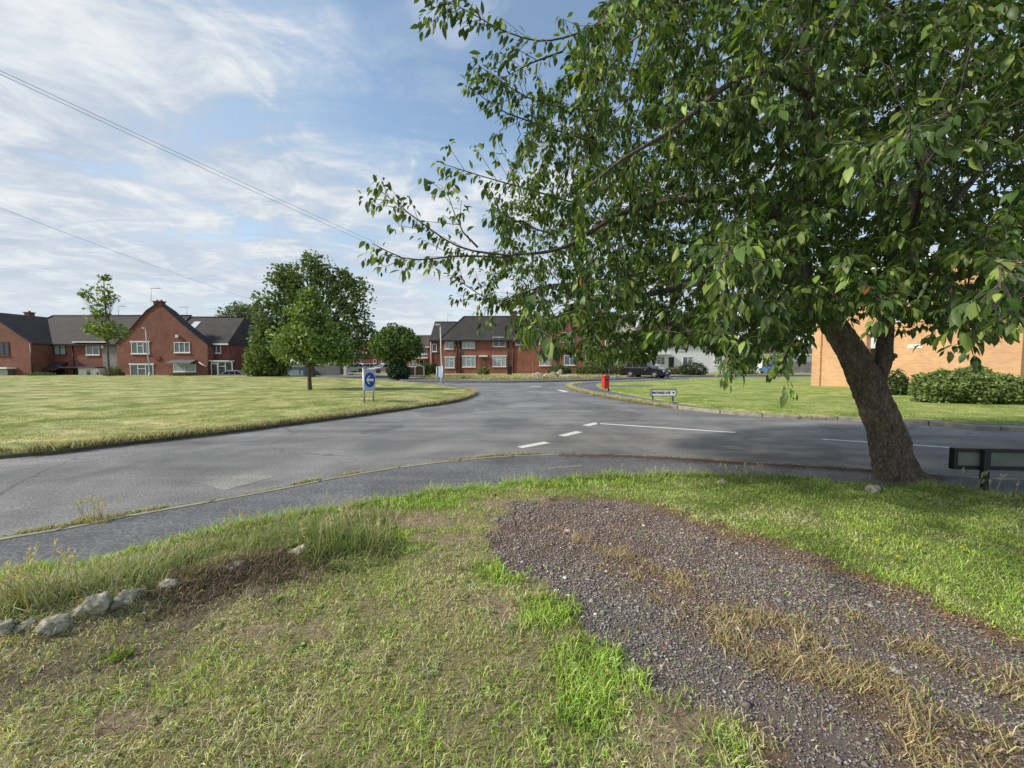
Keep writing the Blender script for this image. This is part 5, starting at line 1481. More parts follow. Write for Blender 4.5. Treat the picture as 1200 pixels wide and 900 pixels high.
M['redlens'] = simple('red_lens', (.30, .015, .012), .2, .1, 10)
M['plate_y'] = simple('yellow_plate', (.65, .48, .05), .5, .05, 10)
def paintm(n_, c):
    m_ = simple(n_, c, .38, .04, 2, 0, 0, .08); m_.node_tree.nodes['Principled BSDF'].inputs['Specular IOR Level'].default_value = .18; return m_
black_p, silver_p, white_p, blue_p, grey_p = paintm('black_car_paint', (.006, .006, .009)), paintm('silver_car_paint', (.38, .39, .40)), paintm('white_car_paint', (.68, .68, .68)), paintm('blue_car_paint', (.05, .14, .34)), paintm('grey_car_paint', (.22, .235, .25))
car('black estate car parked at the back edge of the corner lawn', (at(757, 440, 40.2).x, 40.2, .0), R(-44), black_p, True)
car('blue car glimpsed through leaves left of the buff brick block', (at(905, 440, 52).x, 52, .1), R(80), blue_p)
car('silver car parked beneath the tall tree near the distant house', (at(413, 440, 60).x, 60, 0), R(200), silver_p)
car('white car parked left of the round tree', (at(425, 440, 62).x, 62, 0), R(215), white_p)
car('silver car parked partly behind the round tree trunk', (at(449, 440, 57).x, 57, 0), R(230), silver_p)
car('grey car with only its roof showing above the island lawn', (at(283, 440, 46).x, 46, -.75), R(5), grey_p)

# ================================================================== lamp posts, signs, bin, gate
def lamp_post(label, px, Y, zb, py_top, py_top_px=None, head=-1, mat='lampgrey', r=.07):
    b_ = Vector((at(px, 440, Y).x, Y, zb)); t = at(py_top_px or px, py_top, Y)
    o = empty('street_lamp', b_, 0, label, 'street lamp', 'lamp posts')
    t = t - b_
    MB().tube([(0, 0, -.2), (0, 0, 1.0)], [r * 1.7, r * 1.65], 12).build('base', M[mat], o)
    MB().tube([(0, 0, 1.0), (0, 0, 1.08), (t.x * .5, 0, t.z * .5), (t.x, 0, t.z)], [r * 1.6, r, r * .85, r * .6], 12).build('pole', M[mat], o)
    hd = MB().tube([(t.x, 0, t.z - .04), (t.x + head * .08, 0, t.z + .02)], .03, 8).cbox(t.x + head * .2 - .17, t.x + head * .2 + .17, -.09, .09, t.z, t.z + .09, .03).build('lamp_head', M[mat], o)
    MB().box(t.x + head * .2 - .13, t.x + head * .2 + .13, -.07, .07, t.z - .03, t.z - .003).build('lens', M['lens'], hd)
lamp_post('grey lamp post in front of the pointed gable house', 175.5, 43.5, -.5, 385, 170.5)
lamp_post('grey lamp post beside the side-on sign at the lawn tip', 518, 30.3, .1, 381, 516)
lamp_post('dark lamp post among leaves beyond the red bin', 714, 41, .1, 389, None, -1, 'black', .055)

M['signblue'] = simple('sign_blue', (.008, .07, .36), .75, .06, 5)
M['signgrey'] = simple('sign_back_plate', (.36, .45, .58), .45, .08, 4)
M['signwhite'] = simple('sign_white', (.80, .80, .80), .4, .03, 5)
M['red'] = simple('red_plastic', (.52, .035, .028), .4, .12, 4)
def post_sign(name, label, cat, loc, rz, arrow=True, w=.58, h=.76, z0=.47, mirror=False, group='keep left signs'):
    o = empty(name, loc, rz, label, cat, group)
    for sx in (-1, 1):
        MB().tube([(sx * (w / 2 - .05), .05, -.3), (sx * (w / 2 - .05), .05, z0 + h + (.06 if sx < 0 else -.02))], .038, 12).build('post', M['steel'], o)
    p = MB().prism([(-w / 2 + .04, z0), (w / 2 - .04, z0), (w / 2, z0 + .04), (w / 2, z0 + h - .04), (w / 2 - .04, z0 + h), (-w / 2 + .04, z0 + h), (-w / 2, z0 + h - .04), (-w / 2, z0 + .04)], -.012, .008).build('back_plate', M['signgrey'], o)
    zc_ = z0 + h / 2
    if arrow:
        MB().prism([(math.cos(t) * .295, zc_ + math.sin(t) * .295) for t in np.linspace(0, 2 * np.pi, 49)[:-1]], -.017, -.0125).build('white_rim', M['signwhite'], p)
        MB().prism([(math.cos(t) * .278, zc_ + math.sin(t) * .278) for t in np.linspace(0, 2 * np.pi, 49)[:-1]], -.021, -.0175).build('blue_disc', M['signblue'], p)
        sh = [(-.205, 0), (-.06, .15), (-.005, .15), (-.10, .042), (.19, .042), (.19, -.042), (-.10, -.042), (-.005, -.15), (-.06, -.15)]
        ca, sa = math.cos(R(-4)), math.sin(R(-4))
        MB().prism([(x * ca - z * sa, zc_ + x * sa + z * ca) for x, z in sh], -.0255, -.0215).build('arrow', M['signwhite'], p)
    return o
post_sign('keep_left_sign', 'blue round sign with white left arrow on two posts on the island lawn', 'road sign', (at(433.5, 470, 13.9).x, 13.9, .13), R(70))
post_sign('keep_left_sign', 'pale sign on two posts seen almost edge-on beside the far lamp post', 'road sign', (at(515.8, 447, 29.2).x, 29.2, .1), R(158), True, .62, .80, .42)

def nameplate(name, label, loc, rz, w, h, z0, frame, board, legs, text=None, leg_r=.03, backside=False):
    o = empty(name, loc, rz, label, 'street sign')
    bd = MB().box(-w / 2, w / 2, -.015, .015, z0, z0 + h).build('board', M[board], o)
    t = .035 if not backside else .045
    MB().box(-w / 2 - t, w / 2 + t, -.03, .03, z0 + h + .002, z0 + h + t).box(-w / 2 - t, w / 2 + t, -.03, .03, z0 - t, z0 - .002).box(-w / 2 - t, -w / 2 - .002, -.03, .03, z0 - .002, z0 + h + .002).box(w / 2 + .002, w / 2 + t, -.03, .03, z0 - .002, z0 + h + .002).build('frame', M[frame], o)
    for x in legs:
        MB().box(x - leg_r, x + leg_r, -.075 if backside else .032, -.032 if backside else .075, -.3, z0 + h + (.03 if backside else -.02)).build('post', M[frame], o)
    if text:
        cu = bpy.data.curves.new('lettering', 'FONT'); cu.body = text; cu.size = h * .60; cu.extrude = .0015; cu.offset = .004; cu.align_x = 'LEFT'
        to = bpy.data.objects.new('lettering', cu); to.location = (-w * .46, -.0185, z0 + h * .29); to.rotation_euler = (R(90), 0, 0); cu.materials.append(M['black'])
        to.scale = (.74, 1, 1)
        link(to, bd)
        bpy.context.view_layer.update()
        me = bpy.data.meshes.new_from_object(to.evaluated_get(bpy.context.evaluated_depsgraph_get()))
        tm = bpy.data.objects.new('wording', me); tm.location = to.location; tm.rotation_euler = to.rotation_euler; tm.scale = to.scale
        bpy.data.objects.remove(to); tm.name = 'lettering'; link(tm, bd)
        x, z, q = w * .415, z0 + h * .5, h * .26
        MB().prism([(x - q, z), (x - q * .3, z + q * .3), (x, z + q), (x + q * .3, z + q * .3), (x + q, z), (x + q * .3, z - q * .3), (x, z - q), (x - q * .3, z - q * .3)], -.0195, -.0155).build('symbol', M['black'], bd)
    return o
M['greyframe'] = simple('grey_green_frame', (.17, .19, .17), .6, .15, 6)
M['oldboard'] = simple('weathered_board_back', (.155, .17, .15), .75, .25, 3)
M['navyframe'] = simple('dark_green_black_frame', (.008, .012, .016), .5, .4, 6)
Yn = 14.3
nameplate('street_nameplate', 'white street nameplate reading MAYNARD AVE on the corner lawn', (at(777, 470, Yn).x, Yn, .1), R(-4), .88, .215, .20 + .08, 'greyframe', 'signwhite', (-.37, .37), 'MAYNARD AVE')
nameplate('street_nameplate', 'small pale nameplate seen obliquely right behind the red bin', (at(718.5, 447, 30.2).x, 30.2, .1), R(52), 1.0, .20, .32, 'greyframe', 'signwhite', (-.4, .4))
pb = gp(1157, 575, .1)
o = nameplate('street_nameplate', 'black framed back of a nameplate at the right frame edge', (pb[0] + .43, pb[1] + .05, .09), R(-5), 1.40, .165, .285, 'navyframe', 'oldboard', (-.43, .45), None, .035, True)

# red litter bin
Yb = 20.6; xb = at(709.5, 458, Yb).x
o = empty('litter_bin', (xb, Yb, .12), R(18), 'red box-shaped litter bin on a dark post on the corner lawn', 'litter bin')
MB().prism([(-.15, .10), (.13, .10), (.15, .68), (.0, .76), (-.15, .72)], -.14, .14).build('bin_body', M['red'], o)
MB().prism([(-.18, .715), (0, .77), (.175, .68), (.175, .72), (0, .82), (-.18, .765)], -.16, .16).build('lid', M['red'], o)
MB().box(-.08, .08, -.146, -.141, .52, .60).build('slot', M['black'], o)
MB().box(.16, .21, -.03, .03, -.3, .80).build('post', M['black'], o)
# bollard
o = empty('bollard', (at(783, 443, 39.5).x, 39.5, .1), 0, 'short pale post standing right of the black car', 'bollard')
MB().cbox(-.09, .09, -.09, .09, -.2, .62, .02).build('post', simple('pale_concrete', (.55, .50, .46), .8, .15, 6), o)
MB().cbox(-.10, .10, -.10, .10, .622, .70, .03).build('cap', M['white'], o)
# gate
o = empty('garden_gate', (at(486.5, 440, 44).x, 44, .1), 0, 'brown double garden gate with white arched top rail', 'gate')
for sx in (-1, 1):
    MB().box(sx * .46 - .42, sx * .46 + .42, -.03, .03, .08, 1.0).build('leaf', M['wood_brown'], o)
mb = MB(); mb.tube([(-.95 + 1.9 * k / 12, 0, 1.02 + .26 * math.sin(math.pi * k / 12)) for k in range(13)], .07, 8); mb.build('arch_rail', M['white'], o)
for x in (-1.0, 0.0, 1.0): MB().cbox(x - .06, x + .06, -.07, .07, -.2, 1.08 if x else .98, .02).build('post', M['white'], o)
MB().box(-.95, .95, -.05, .05, .0, .07).build('bottom_rail', M['white'], o)
# fence, shed, pillar, bin
o = empty('timber_fence', (at(372, 440, 48.5).x, 48.5, -.1), 0, 'weathered grey boarded fence behind the tall tree trunk', 'fence')
w = 5.6; mb = MB(); g = np.random.default_rng(3)
for k in range(46):
    x = -w / 2 + k * w / 46; mb.box(x, x + w / 46 - .012, -.02 + g.uniform(-.008, .008), .02, -.1, 1.35 + g.uniform(-.03, .03))
mb.build('boards', M['greyfence'], o)
for k in range(4): MB().box(-w / 2 + k * w / 3 - .05, -w / 2 + k * w / 3 + .05, .025, .125, -.3, 1.45).build('post', M['greyfence'], o)
o = empty('garden_shed', (at(349, 440, 47.5).x, 47.5, -.2), 0, 'blue grey garden shed behind the lawn tree', 'shed')
MB().box(-.95, .95, -.5, .9, -.1, 1.25).build('wall', M['bluegrey'], o)
MB().slab([(-1.05, -.62, 1.26), (1.05, -.62, 1.26), (1.05, .2, 1.52), (-1.05, .2, 1.52)], .06).slab([(-1.05, .2, 1.52), (1.05, .2, 1.52), (1.05, 1.0, 1.26), (-1.05, 1.0, 1.26)], .06).build('roof', M['lead'], o)
MB().box(-.2, .5, -.53, -.503, 0, 1.15).build('door', M['bluegrey'], o)
o = empty('gate_pillar', (at(405, 440, 49.5).x, 49.5, .0), 0, 'white gate pillar beside the yellow green shrub', 'pillar')
MB().cbox(-.16, .16, -.16, .16, -.2, 1.25, .02).build('shaft', M['render'], o); MB().cbox(-.21, .21, -.21, .21, 1.252, 1.34, .03).build('cap', M['render'], o)
o = empty('wheelie_bin', (at(597, 440, 46).x, 46, .1), R(10), 'black wheelie bin against the wall of the long brick house', 'bin')
MB().add([(-.24, -.28, .05), (.24, -.28, .05), (.24, .28, .05), (-.24, .28, .05), (-.29, -.34, 1.0), (.29, -.34, 1.0), (.29, .34, 1.0), (-.29, .34, 1.0)], [(0, 1, 5, 4), (1, 2, 6, 5), (2, 3, 7, 6), (3, 0, 4, 7), (4, 5, 6, 7), (3, 2, 1, 0)]).build('bin_body', M['black'], o)
MB().slab([(-.31, -.38, 1.05), (.31, -.38, 1.05), (.31, .36, 1.12), (-.31, .36, 1.12)], .05).build('lid', M['black'], o)
for sx in (-.24, .24): MB().tube([(sx - .03, .30, .12), (sx + .03, .30, .12)], .11, 12).build('wheel', M['tyre'], o)

# overhead cables
M['cable'] = simple('cable_sheath', (.20, .21, .23), .6, .1, 3)
def cable(label, a, b_, sag, r):
    a, b_ = Vector(a), Vector(b_); pts = []
    for k in range(41):
        t = k / 40; p = a.lerp(b_, t); p.z -= sag * 4 * t * (1 - t); pts.append(p)
    tag(MB().tube(pts, r, 6).build('overhead_cable', M['cable']), label, 'cable', 'overhead cables')
cable('upper of the two close cables crossing the sky to the cherry', at(-120, 27, 9), at(655, 372, 53.5), .45, .0065)
cable('lower of the two close cables crossing the sky to the cherry', at(-120, 31, 9), at(655, 375, 53.5), .52, .0065)
cable('single low cable running from the left edge to the tall tree', at(-120, 197, 15), at(330, 362, 42), .25, .008)

# ================================================================== stones
M['rock'] = None
m, nt, b = new_mat('lichen_stone')
tc = N(nt, 'ShaderNodeTexCoord'); a = noise_node(nt, tc.outputs['Object'], 9, 8, .7, .5)
r = ramp(nt, [(.30, (.10, .09, .065)), (.44, (.30, .275, .21)), (.58, (.55, .515, .42)), (.74, (.70, .67, .58))]); nt.links.new(a.outputs['Fac'], r.inputs['Fac'])
v2 = noise_node(nt, tc.outputs['Object'], 40, 4, .7); rr = ramp(nt, [(.35, (.6, .6, .6)), (.65, (1.2, 1.2, 1.2))]); nt.links.new(v2.outputs['Fac'], rr.inputs['Fac'])
nt.links.new(mixc(nt, 1.0, r.outputs['Color'], rr.outputs['Color'], 'MULTIPLY'), b.inputs['Base Color']); b.inputs['Roughness'].default_value = .95
bp = N(nt, 'ShaderNodeBump'); bp.inputs['Strength'].default_value = .9; bp.inputs['Distance'].default_value = .02; nt.links.new(a.outputs['Fac'], bp.inputs['Height']); nt.links.new(bp.outputs['Normal'], b.inputs['Normal'])
M['rock'] = m
M['rock_brown'] = simple('brown_stone', (.23, .18, .12), .95, .5, 14, bump=.8)
def rock(label, px, py, w, h, d, seed, mat='rock', rz=0, z=None, group='stones edging the bank', sink=.44, Y=None):
    if Y is None: x, y = gp(px, py, .14)
    else: x, y = at(px, py, Y).x, Y
    zz = verge_z(np.array([[x, y]]))[0] if z is None else z
    bm = bmesh.new(); bmesh.ops.create_icosphere(bm, subdivisions=4, radius=1)
    Vv = np.array([v_.co[:] for v_ in bm.verts])
    g = np.random.default_rng(seed)
    for q in range(11):                                                   # chop flat faces
        n_ = g.normal(size=3); n_ /= np.linalg.norm(n_); c_ = g.uniform(.45, .8); dd = Vv @ n_; Vv = Vv - np.maximum(dd - c_, 0)[:, None] * n_ * .93
    nz = fbm(Vv + seed, 2.2, seed, 4) - .5; nz2 = fbm(Vv + seed, 8, seed + 1, 3) - .5
    Vv = Vv * (1 + .42 * nz[:, None] + .26 * nz2[:, None] + .12 * (fbm(Vv + seed, 17, seed + 2, 2) - .5)[:, None]) * np.array([w / 2, d / 2, h / 2]) * 1.15
    for v_, p in zip(bm.verts, Vv): v_.co = p
    me = bpy.data.meshes.new('rock'); bm.to_mesh(me); bm.free()
    for p in me.polygons: p.use_smooth = True
    me.materials.append(M[mat])
    o = bpy.data.objects.new('rock', me); o.location = (x, y, zz + h * (.5 - sink)); o.rotation_euler = (0, 0, R(rz)); COL.objects.link(o)
    return tag(o, label, 'stone', group)
rock('leftmost grey stone of the row, cut by the frame edge', 4, 758, 0.104, 0.093, 0.096, 1, rz=20)
rock('small flattish grey stone second from the left edge', 34, 752, 0.088, 0.060, 0.080, 2, rz=30)
rock('dark pitted stone left of the taller stones', 70, 748, 0.136, 0.102, 0.104, 3, rz=35)
rock('small pale stone between the pitted and the broad stone', 94, 738, 0.088, 0.085, 0.080, 4, rz=25)
rock('broad mossy grey stone left of the palest stone', 117, 731, 0.144, 0.136, 0.112, 5, rz=25)
rock('palest tilted stone at the right end of the close row', 150, 719, 0.160, 0.128, 0.104, 6, rz=30)
rock('brown stone sitting behind the palest stone', 134, 702, .17, .12, .12, 7, 'rock_brown', rz=15)
rock('low flat grey stone right of the palest stone', 201, 702, 0.128, 0.068, 0.088, 8, rz=15)
rock('pale stone half buried in the dry weeds', 278, 680, 0.120, 0.068, 0.080, 9, rz=25)
rock('grey stone at the foot of the tall grass tuft', 350, 661, .13, .11, .10, 10, rz=20)
rock('grey stone touching the left foot of the cherry trunk', 1024, 573, .16, .14, .14, 12, rz=0, group='stray stones')
rock('pale rounded stone in the grass edge left of the trunk', 848, 563, .16, .12, .12, 13, group='stray stones')
for i, (px, py, w, h, lab) in enumerate([(630, 445, 1.0, .62, 'pale boulder at the left of the pile across the road'), (640, 444, .9, .5, 'low grey boulder in the pile across the road'), (648, 444, .85, .75, 'tan upright boulder in the middle of the pile across the road'), (656, 444, .7, .95, 'darkest upright boulder in the pile across the road'), (667, 444, 1.6, .6, 'long pale slab at the right of the pile across the road')]):
    rock(lab, px, py, w, h, .6, 20 + i, 'rock' if i != 2 else 'rock_brown', 0, .1, 'boulders on the front verge', .15, 36.5 + (i % 2) * .4)

# ================================================================== tall grass, weeds and flowers
GG = [(.22, .29, .10), (.26, .32, .13), (.19, .26, .09), (.38, .38, .20)]
ST = [(.58, .53, .32), (.50, .45, .26), (.66, .61, .43)]
def line_pts(line, k, spread):
    L = np.array(line)[:, :2]; s = np.concatenate([[0], np.cumsum(np.linalg.norm(np.diff(L, axis=0), axis=1))]); t = rng.uniform(0, s[-1], k)
    return np.column_stack([np.interp(t, s, L[:, 0]), np.interp(t, s, L[:, 1])]) + rng.normal(0, spread, (k, 2))
def stuff_blades(name, label, P2, z, H, W, cols, lean=(.2, .9), **kw):
    n_ = len(P2)
    return tag(blade_mesh(name, np.column_stack([P2, z]), H, W, np.clip(pal(n_, cols, .2), .01, .75), rng.uniform(*lean, n_), M['blade'], **kw), label, 'grass', kind='stuff')
# longer weeds on the bank above the stones
P2 = line_pts(gpl([(150, 700), (220, 668), (300, 643), (380, 628), (440, 622)]), 9000, .17)
P2 = P2[(P2[:, 1] < edge_y(P2[:, 0]) - .03) & (fbm(P2, 6, 5, 3) > .40)]
stuff_blades('bank_weeds', 'longer grey green weeds along the bank behind the stones', P2, verge_z(P2), rng.uniform(.05, .15, len(P2)), rng.uniform(.003, .006, len(P2)), GG + [(.36, .34, .18)], (.3, 1.0))
P2 = line_pts(gpl([(-40, 735), (40, 715), (110, 695), (170, 672)]), 6000, .13); P2 = P2[(P2[:, 1] < edge_y(P2[:, 0]) - .02)]
stuff_blades('bank_weeds', 'yellowing long grass between the left stones and the footway', P2, verge_z(P2), rng.uniform(.05, .17, len(P2)), rng.uniform(.003, .006, len(P2)), GG + ST, (.3, 1.0))
# brown dead weeds on the soil
P2 = line_pts(gpl([(190, 715), (260, 690), (330, 675), (365, 668)]), 3500, .11)
stuff_blades('dead_weeds', 'purplish brown dead weeds on the bare soil below the stones', P2, verge_z(P2), rng.uniform(.03, .09, len(P2)), rng.uniform(.003, .006, len(P2)), [(.23, .175, .135), (.28, .22, .17), (.17, .125, .10)], (.4, 1.08))

def tuft(label, px, py, r_, k, h0, h1, cols, stalks=0, name='grass_tuft', cat='grass tuft', z=None, sh=(.3, .45), heads=ST, ell_=.7):
    x, y = gp(px, py, .13); zz = verge_z(np.array([[x, y]]))[0] if z is None else z
    o = empty(name, (x, y, zz), 0, label, cat, 'tall grass tufts')
    th = rng.uniform(0, 6.283, k); rr_ = r_ * np.sqrt(rng.random(k))
    P = np.column_stack([np.cos(th) * rr_, np.sin(th) * rr_ * ell_, np.zeros(k)])
    s_ = fbm(P[:, :2] + [x, y], 2.6 / r_, k % 97, 3) > rng.normal(.46, .06, k); s_[:20] = True
    P = P[s_]; th = th[s_]; rr_ = rr_[s_]; k = len(P)
    if z is None: P[:, 2] = verge_z(P[:, :2] + [x, y]) - zz
    H = (h0 + (h1 - h0) * rng.random(k) ** 1.6) * (1 - .5 * (rr_ / r_) ** 2) * (.6 + .8 * fbm(P[:, :2] + [x, y], 3.5 / r_, 5, 2))
    blade_mesh('blades', P, H, rng.uniform(.003, .0065, k), np.clip(pal(k, cols, .2), .01, .75), np.clip(.3 + .45 * rr_ / r_ + rng.normal(0, .3, k), .05, 1.05), M['blade'], o, az=th + rng.normal(0, 1.3, k))['kind'] = 'stuff'
    if stalks:
        mb = MB(); Ph, Ah, Lh = [], [], []
        for q in range(stalks):
            t = rng.uniform(0, 6.28); rr0 = r_ * math.sqrt(rng.random()) * .9; b0 = Vector((math.cos(t) * rr0, math.sin(t) * rr0 * ell_, 0)); hh = rng.uniform(*sh)
            dv = Vector((rng.normal(0, .22), rng.normal(0, .22), 1)) * hh; e = b0 + dv; m_ = b0 + dv * .55 + Vector((0, 0, .02))
            mb.tube([b0, m_, e], [.0023, .0019, .0014], 4)
            for w_ in range(14):
                f = w_ / 14; Ph.append(np.array(e) - np.array(dv) * .24 * (1 - f)); Ah.append(np.array(dv) / hh + rng.normal(0, .42, 3)); Lh.append(.029)
        st = mb.build('stalks', M['straw'], o)
        Ph, Ah, Lh = np.array(Ph), np.array(Ah), np.array(Lh)
        leaf_mesh('seed_heads', Ph, Ah, rng.normal(size=Ph.shape), Lh, pal(len(Ph), heads, .12), M['blade'], st, .2, .2, .45)['kind'] = 'stuff'
        st['kind'] = 'stuff'
    return o
M['straw'] = simple('dry_stalk', (.42, .36, .20), .8, .2, 20)
tuft('big tall green grass tuft on the bank at centre left', 402, 652, .40, 2600, .06, .25, [(.22, .29, .10), (.25, .32, .11), (.18, .25, .08), (.38, .38, .20)], 24, sh=(.22, .38))
tuft('straw coloured seeding grass at the left frame edge', 18, 735, .22, 260, .10, .24, GG + ST, 22, sh=(.20, .36), heads=[(.58, .52, .34), (.64, .58, .40)])
tuft('seeding grass stems left of the pale tilted stone', 62, 728, .20, 200, .08, .2, GG + ST, 15, sh=(.18, .33), heads=[(.58, .52, .34), (.5, .45, .28)])
tuft('seeding grass stems on the footway edge left of the big tuft', 300, 628, .34, 420, .05, .14, GG + BRIGHT, 15, sh=(.12, .26), ell_=.35, heads=[(.58, .52, .34), (.5, .47, .30)])
tuft('seeding grass stems on the footway edge above the big tuft', 405, 606, .30, 420, .05, .14, GG + BRIGHT, 12, sh=(.12, .28), ell_=.35, heads=[(.62, .58, .42), (.5, .47, .30)])
tuft('yellow weed tuft growing in the kerb joint on the left', 110, 606, .20, 260, .05, .14, ST + [(.25, .28, .08)], 14, z=.09, sh=(.12, .22), ell_=.35)
tuft('dry grass tuft at the foot of the blue arrow sign', 433, 472, .34, 500, .10, .30, [(.14, .17, .06), (.30, .28, .13), (.10, .13, .045)], 0, z=.13)
tuft('dry grass ring around the lawn tree trunk', 363, 457, .95, 1100, .06, .22, ST + [(.34, .24, .12), (.28, .22, .10)], 0, z=.13)
tuft('grass tuft around the foot of the black framed nameplate', 1165, 578, .40, 420, .05, .18, GG + RGREEN, 8, sh=(.16, .3))
tuft('tuft of long grass at the right foot of the cherry trunk', 1098, 574, .26, 420, .05, .15, RGREEN + [(.30, .31, .14)], 0)
tuft('long grass tuft on the footway edge between gravel and trunk', 745, 560, .38, 500, .05, .13, BRIGHT + GG, 4, sh=(.12, .2))
tuft('bright green weed clump on the dark soil below the stones', 137, 776, .07, 180, .03, .06, [(.26, .36, .06), (.20, .30, .05)], 0, 'weed', 'weed')
tuft('long grass with stems along the footway edge left of the trunk', 880, 562, .5, 520, .05, .15, GG + RGREEN, 12, sh=(.12, .22), ell_=.25)

# rosettes of broad leaves in the verge
nw = len(WEEDS); k_ = rng.integers(4, 9, nw); rep_ = np.repeat(np.arange(nw), k_); n_ = len(rep_)
th = rng.uniform(0, 6.283, n_); A_ = np.column_stack([np.cos(th), np.sin(th), rng.uniform(.15, 1.0, n_)])
Pw = np.column_stack([WEEDS, verge_z(WEEDS) + .006])[rep_] + rng.normal(0, .004, (n_, 3))
sc_ = rng.uniform(.6, 1.3, nw)[rep_]
tag(leaf_mesh('broadleaf_weeds', Pw, A_, np.tile([0, 0, 1.0], (n_, 1)) + rng.normal(0, .2, (n_, 3)), rng.uniform(.02, .05, n_) * sc_, np.clip(pal(n_, [(.22, .31, .12), (.27, .36, .13), (.18, .27, .10), (.33, .39, .17)], .15), .01, .7), M['blade'], None, .5, .25, .75), 'small broad leaved weeds dotted through the near verge', 'weeds', kind='stuff')

# loose stems leaning over the footway edge
P2 = line_pts([gp(x, y, .1) for x, y in [(0, 672), (200, 638), (400, 597), (520, 576)]], 700, .04)
stuff_blades('edge_grass', 'sparse long grass stems along the footway edge on the left', P2, verge_z(P2), rng.uniform(.05, .17, len(P2)), rng.uniform(.0025, .004, len(P2)), GG + ST, (.2, .9))
P2 = line_pts([gp(x, y, .1) for x, y in [(640, 564), (760, 558), (950, 562), (1100, 575), (1200, 582)]], 2600, .05)
stuff_blades('edge_grass', 'long grass along the footway edge near the cherry trunk', P2, verge_z(P2), rng.uniform(.04, .13, len(P2)), rng.uniform(.003, .005, len(P2)), GG + RGREEN + RGREEN, (.2, .95))
# moss and weeds in the near kerb joint
kl = [p for p in NK_S if -6 < p[0] < .9]
P2 = line_pts(kl, 7000, .022); P2[:, 1] += .03
s = (fbm(P2, 2.4, 71, 3) > .40); P2 = P2[s]
stuff_blades('kerb_weeds', 'thin line of moss and dry weeds in the near kerb joint', P2, np.full(len(P2), .085), rng.uniform(.008, .035, len(P2)) * (.5 + 1.4 * (fbm(P2, 1.3, 72, 2) > .56)), rng.uniform(.004, .008, len(P2)), ST + [(.26, .30, .07), (.30, .32, .12), (.34, .31, .18)], (.3, 1.05))
# dry fringe of the island lawn
P2 = line_pts(ISL_S[18:96], 30000, .09); P2 = P2[(fbm(P2, .9, 73, 3) > .36)]
ins = np.array([-.9, .45])
stuff_blades('lawn_fringe', 'dry straw fringe hanging over the island lawn kerb', P2 + np.array([-.05, .09]), np.full(len(P2), .09), rng.uniform(.05, .16, len(P2)), rng.uniform(.006, .012, len(P2)), ST + ST + [(.25, .27, .09), (.20, .16, .08), (.14, .11, .06)], (.3, 1.05))
# weeds on the right hand kerb
kr = [p for p in RK_S if 3.4 < p[0] < 9 and p[1] < 29]
P2 = line_pts(kr, 13000, .10); P2 = P2[fbm(P2, .8, 74, 3) > .36 + .18 * sstep(4.8, 7, P2[:, 0])]
stuff_blades('kerb_weeds', 'yellow dry weeds along the right hand corner kerb', P2, np.full(len(P2), .05), rng.uniform(.05, .2, len(P2)) * sstep(9.5, 4.5, P2[:, 0]).clip(.3, 1), rng.uniform(.008, .016, len(P2)), ST + [(.62, .56, .28), (.32, .33, .10)], (.3, 1.0))
# blades on the two lawns
k = 170000
P2 = np.column_stack([rng.uniform(-26, 2, k), 5 + 17 * rng.random(k) ** 1.5]); P2 = P2[inside(P2, [tuple(p) for p in ISL_S])]
P2 = P2[rng.random(len(P2)) < .3 + fbm(P2, .9, 75, 3)]
q = fbm(P2 * [.8, 1.2], .9, 76, 5)
C = np.where((q + rng.normal(0, .05, len(P2)) > .50)[:, None], pal(len(P2), [(.50, .46, .22), (.44, .42, .19), (.56, .52, .28)]), pal(len(P2), [(.27, .34, .085), (.32, .37, .10), (.23, .30, .07)]))
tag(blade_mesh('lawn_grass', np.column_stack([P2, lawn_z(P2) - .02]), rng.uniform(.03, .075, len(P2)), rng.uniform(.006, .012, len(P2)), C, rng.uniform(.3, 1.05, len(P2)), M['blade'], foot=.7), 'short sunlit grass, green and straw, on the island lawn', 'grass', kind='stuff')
k = 60000
P2 = np.column_stack([rng.uniform(4, 22, k), 9.5 + 14 * rng.random(k) ** 1.5]); P2 = P2[inside(P2, [tuple(p) for p in RE_S])]
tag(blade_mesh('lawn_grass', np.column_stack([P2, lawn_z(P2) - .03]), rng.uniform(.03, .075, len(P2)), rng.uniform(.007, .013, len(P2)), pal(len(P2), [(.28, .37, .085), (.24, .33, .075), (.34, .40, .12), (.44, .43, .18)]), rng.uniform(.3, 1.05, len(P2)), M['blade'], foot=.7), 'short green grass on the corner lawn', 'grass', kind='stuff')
# tall dry grass on the verge across the junction
P2 = np.column_stack([rng.uniform(-8.5, 12, 16000), rng.uniform(33.6, 40, 16000)]); P2 = P2[inside(P2, FG)]; P2 = P2[fbm(P2, .5, 77, 3) > .45]
stuff_blades('dry_grass', 'tall dry yellow grass on the verge in front of the long brick house', P2, np.full(len(P2), .1), rng.uniform(.12, .5, len(P2)), rng.uniform(.015, .035, len(P2)), ST + [(.30, .30, .11), (.24, .26, .09)], (.2, .9))

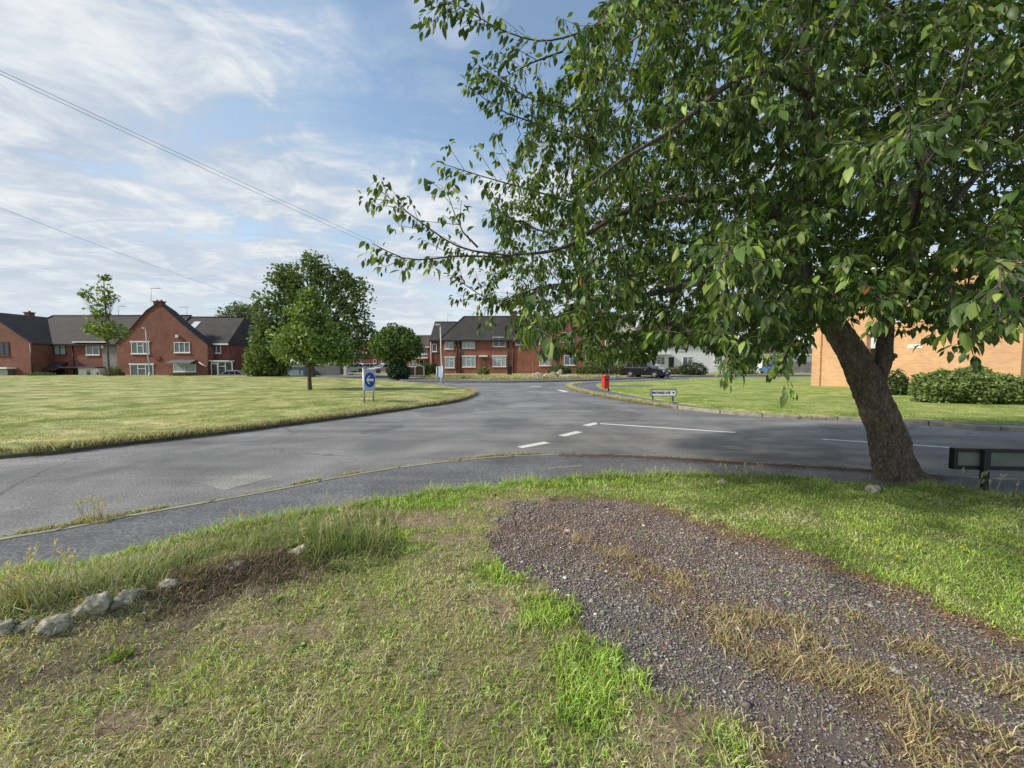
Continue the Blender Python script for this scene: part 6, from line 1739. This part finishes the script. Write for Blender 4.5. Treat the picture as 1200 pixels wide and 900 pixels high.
# dandelions in the grass on the right
M['petal'] = simple('yellow_petal', (.72, .55, .02), .6, .12, 40); M['stem'] = simple('green_stem', (.16, .24, .06), .7, .2, 30)
dp = None
for i, (px, py) in enumerate([(985, 612), (1028, 641), (1054, 658), (1060, 638), (1167, 600), (954, 574), (893, 600), (1128, 648)]):
    x, y = gp(px, py + 3, .13); z = verge_z(np.array([[x, y]]))[0]
    if dp is None:
        o = empty('dandelion', (x, y, z), 0, 'yellow dandelion flower in the grass right of the gravel', 'flower', 'dandelions')
        s_ = MB().tube([(0, 0, -.01), (.004, 0, .03), (.006, .002, .055)], .0022, 6).build('stem', M['stem'], o)
        mb = MB()
        for rr0, zz, kk in ((.017, .055, 14), (.011, .060, 10), (.005, .063, 6)):
            for q in range(kk):
                t = 6.283 * q / kk + rr0 * 99; c_, s0 = math.cos(t), math.sin(t)
                mb.add([(.006, .002, zz - .004), (.006 + c_ * rr0 * .7 - s0 * .003, .002 + s0 * rr0 * .7 + c_ * .003, zz), (.006 + c_ * rr0, .002 + s0 * rr0, zz + .001), (.006 + c_ * rr0 * .7 + s0 * .003, .002 + s0 * rr0 * .7 - c_ * .003, zz)], [(0, 1, 2, 3)])
        f_ = mb.build('flower_head', M['petal'], o); dp = (o, s_, f_)
    else:
        o = dp[0].copy(); COL.objects.link(o); o.location = (x, y, z); o.rotation_euler.z = i * 1.1
        for ch in dp[1:]:
            c_ = ch.copy(); COL.objects.link(c_); c_.parent = o

# far hills on the right horizon
V, q = [], []
n_ = 60
xs = np.linspace(150, 2200, n_)
hh = 35 + 45 * fbm(np.column_stack([xs, xs * 0]), .003, 5, 4)
for f, yo in ((0, 0), (.6, 130), (1, 260), (.5, 420), (0, 600)):
    V.append(np.column_stack([xs, np.full(n_, 1000.0) + yo, hh * f - 1]))
tag(big_mesh('hills', np.concatenate(V), quads=grid_quads(n_, 5), mat=simple('hazy_hill', (.22, .30, .34), .9, .15, .01), smooth=True), kind='structure')
print('COUNTS blades', NB, 'gravel', NG, 'leaves', NLEAF, 'twig nodes', nn)
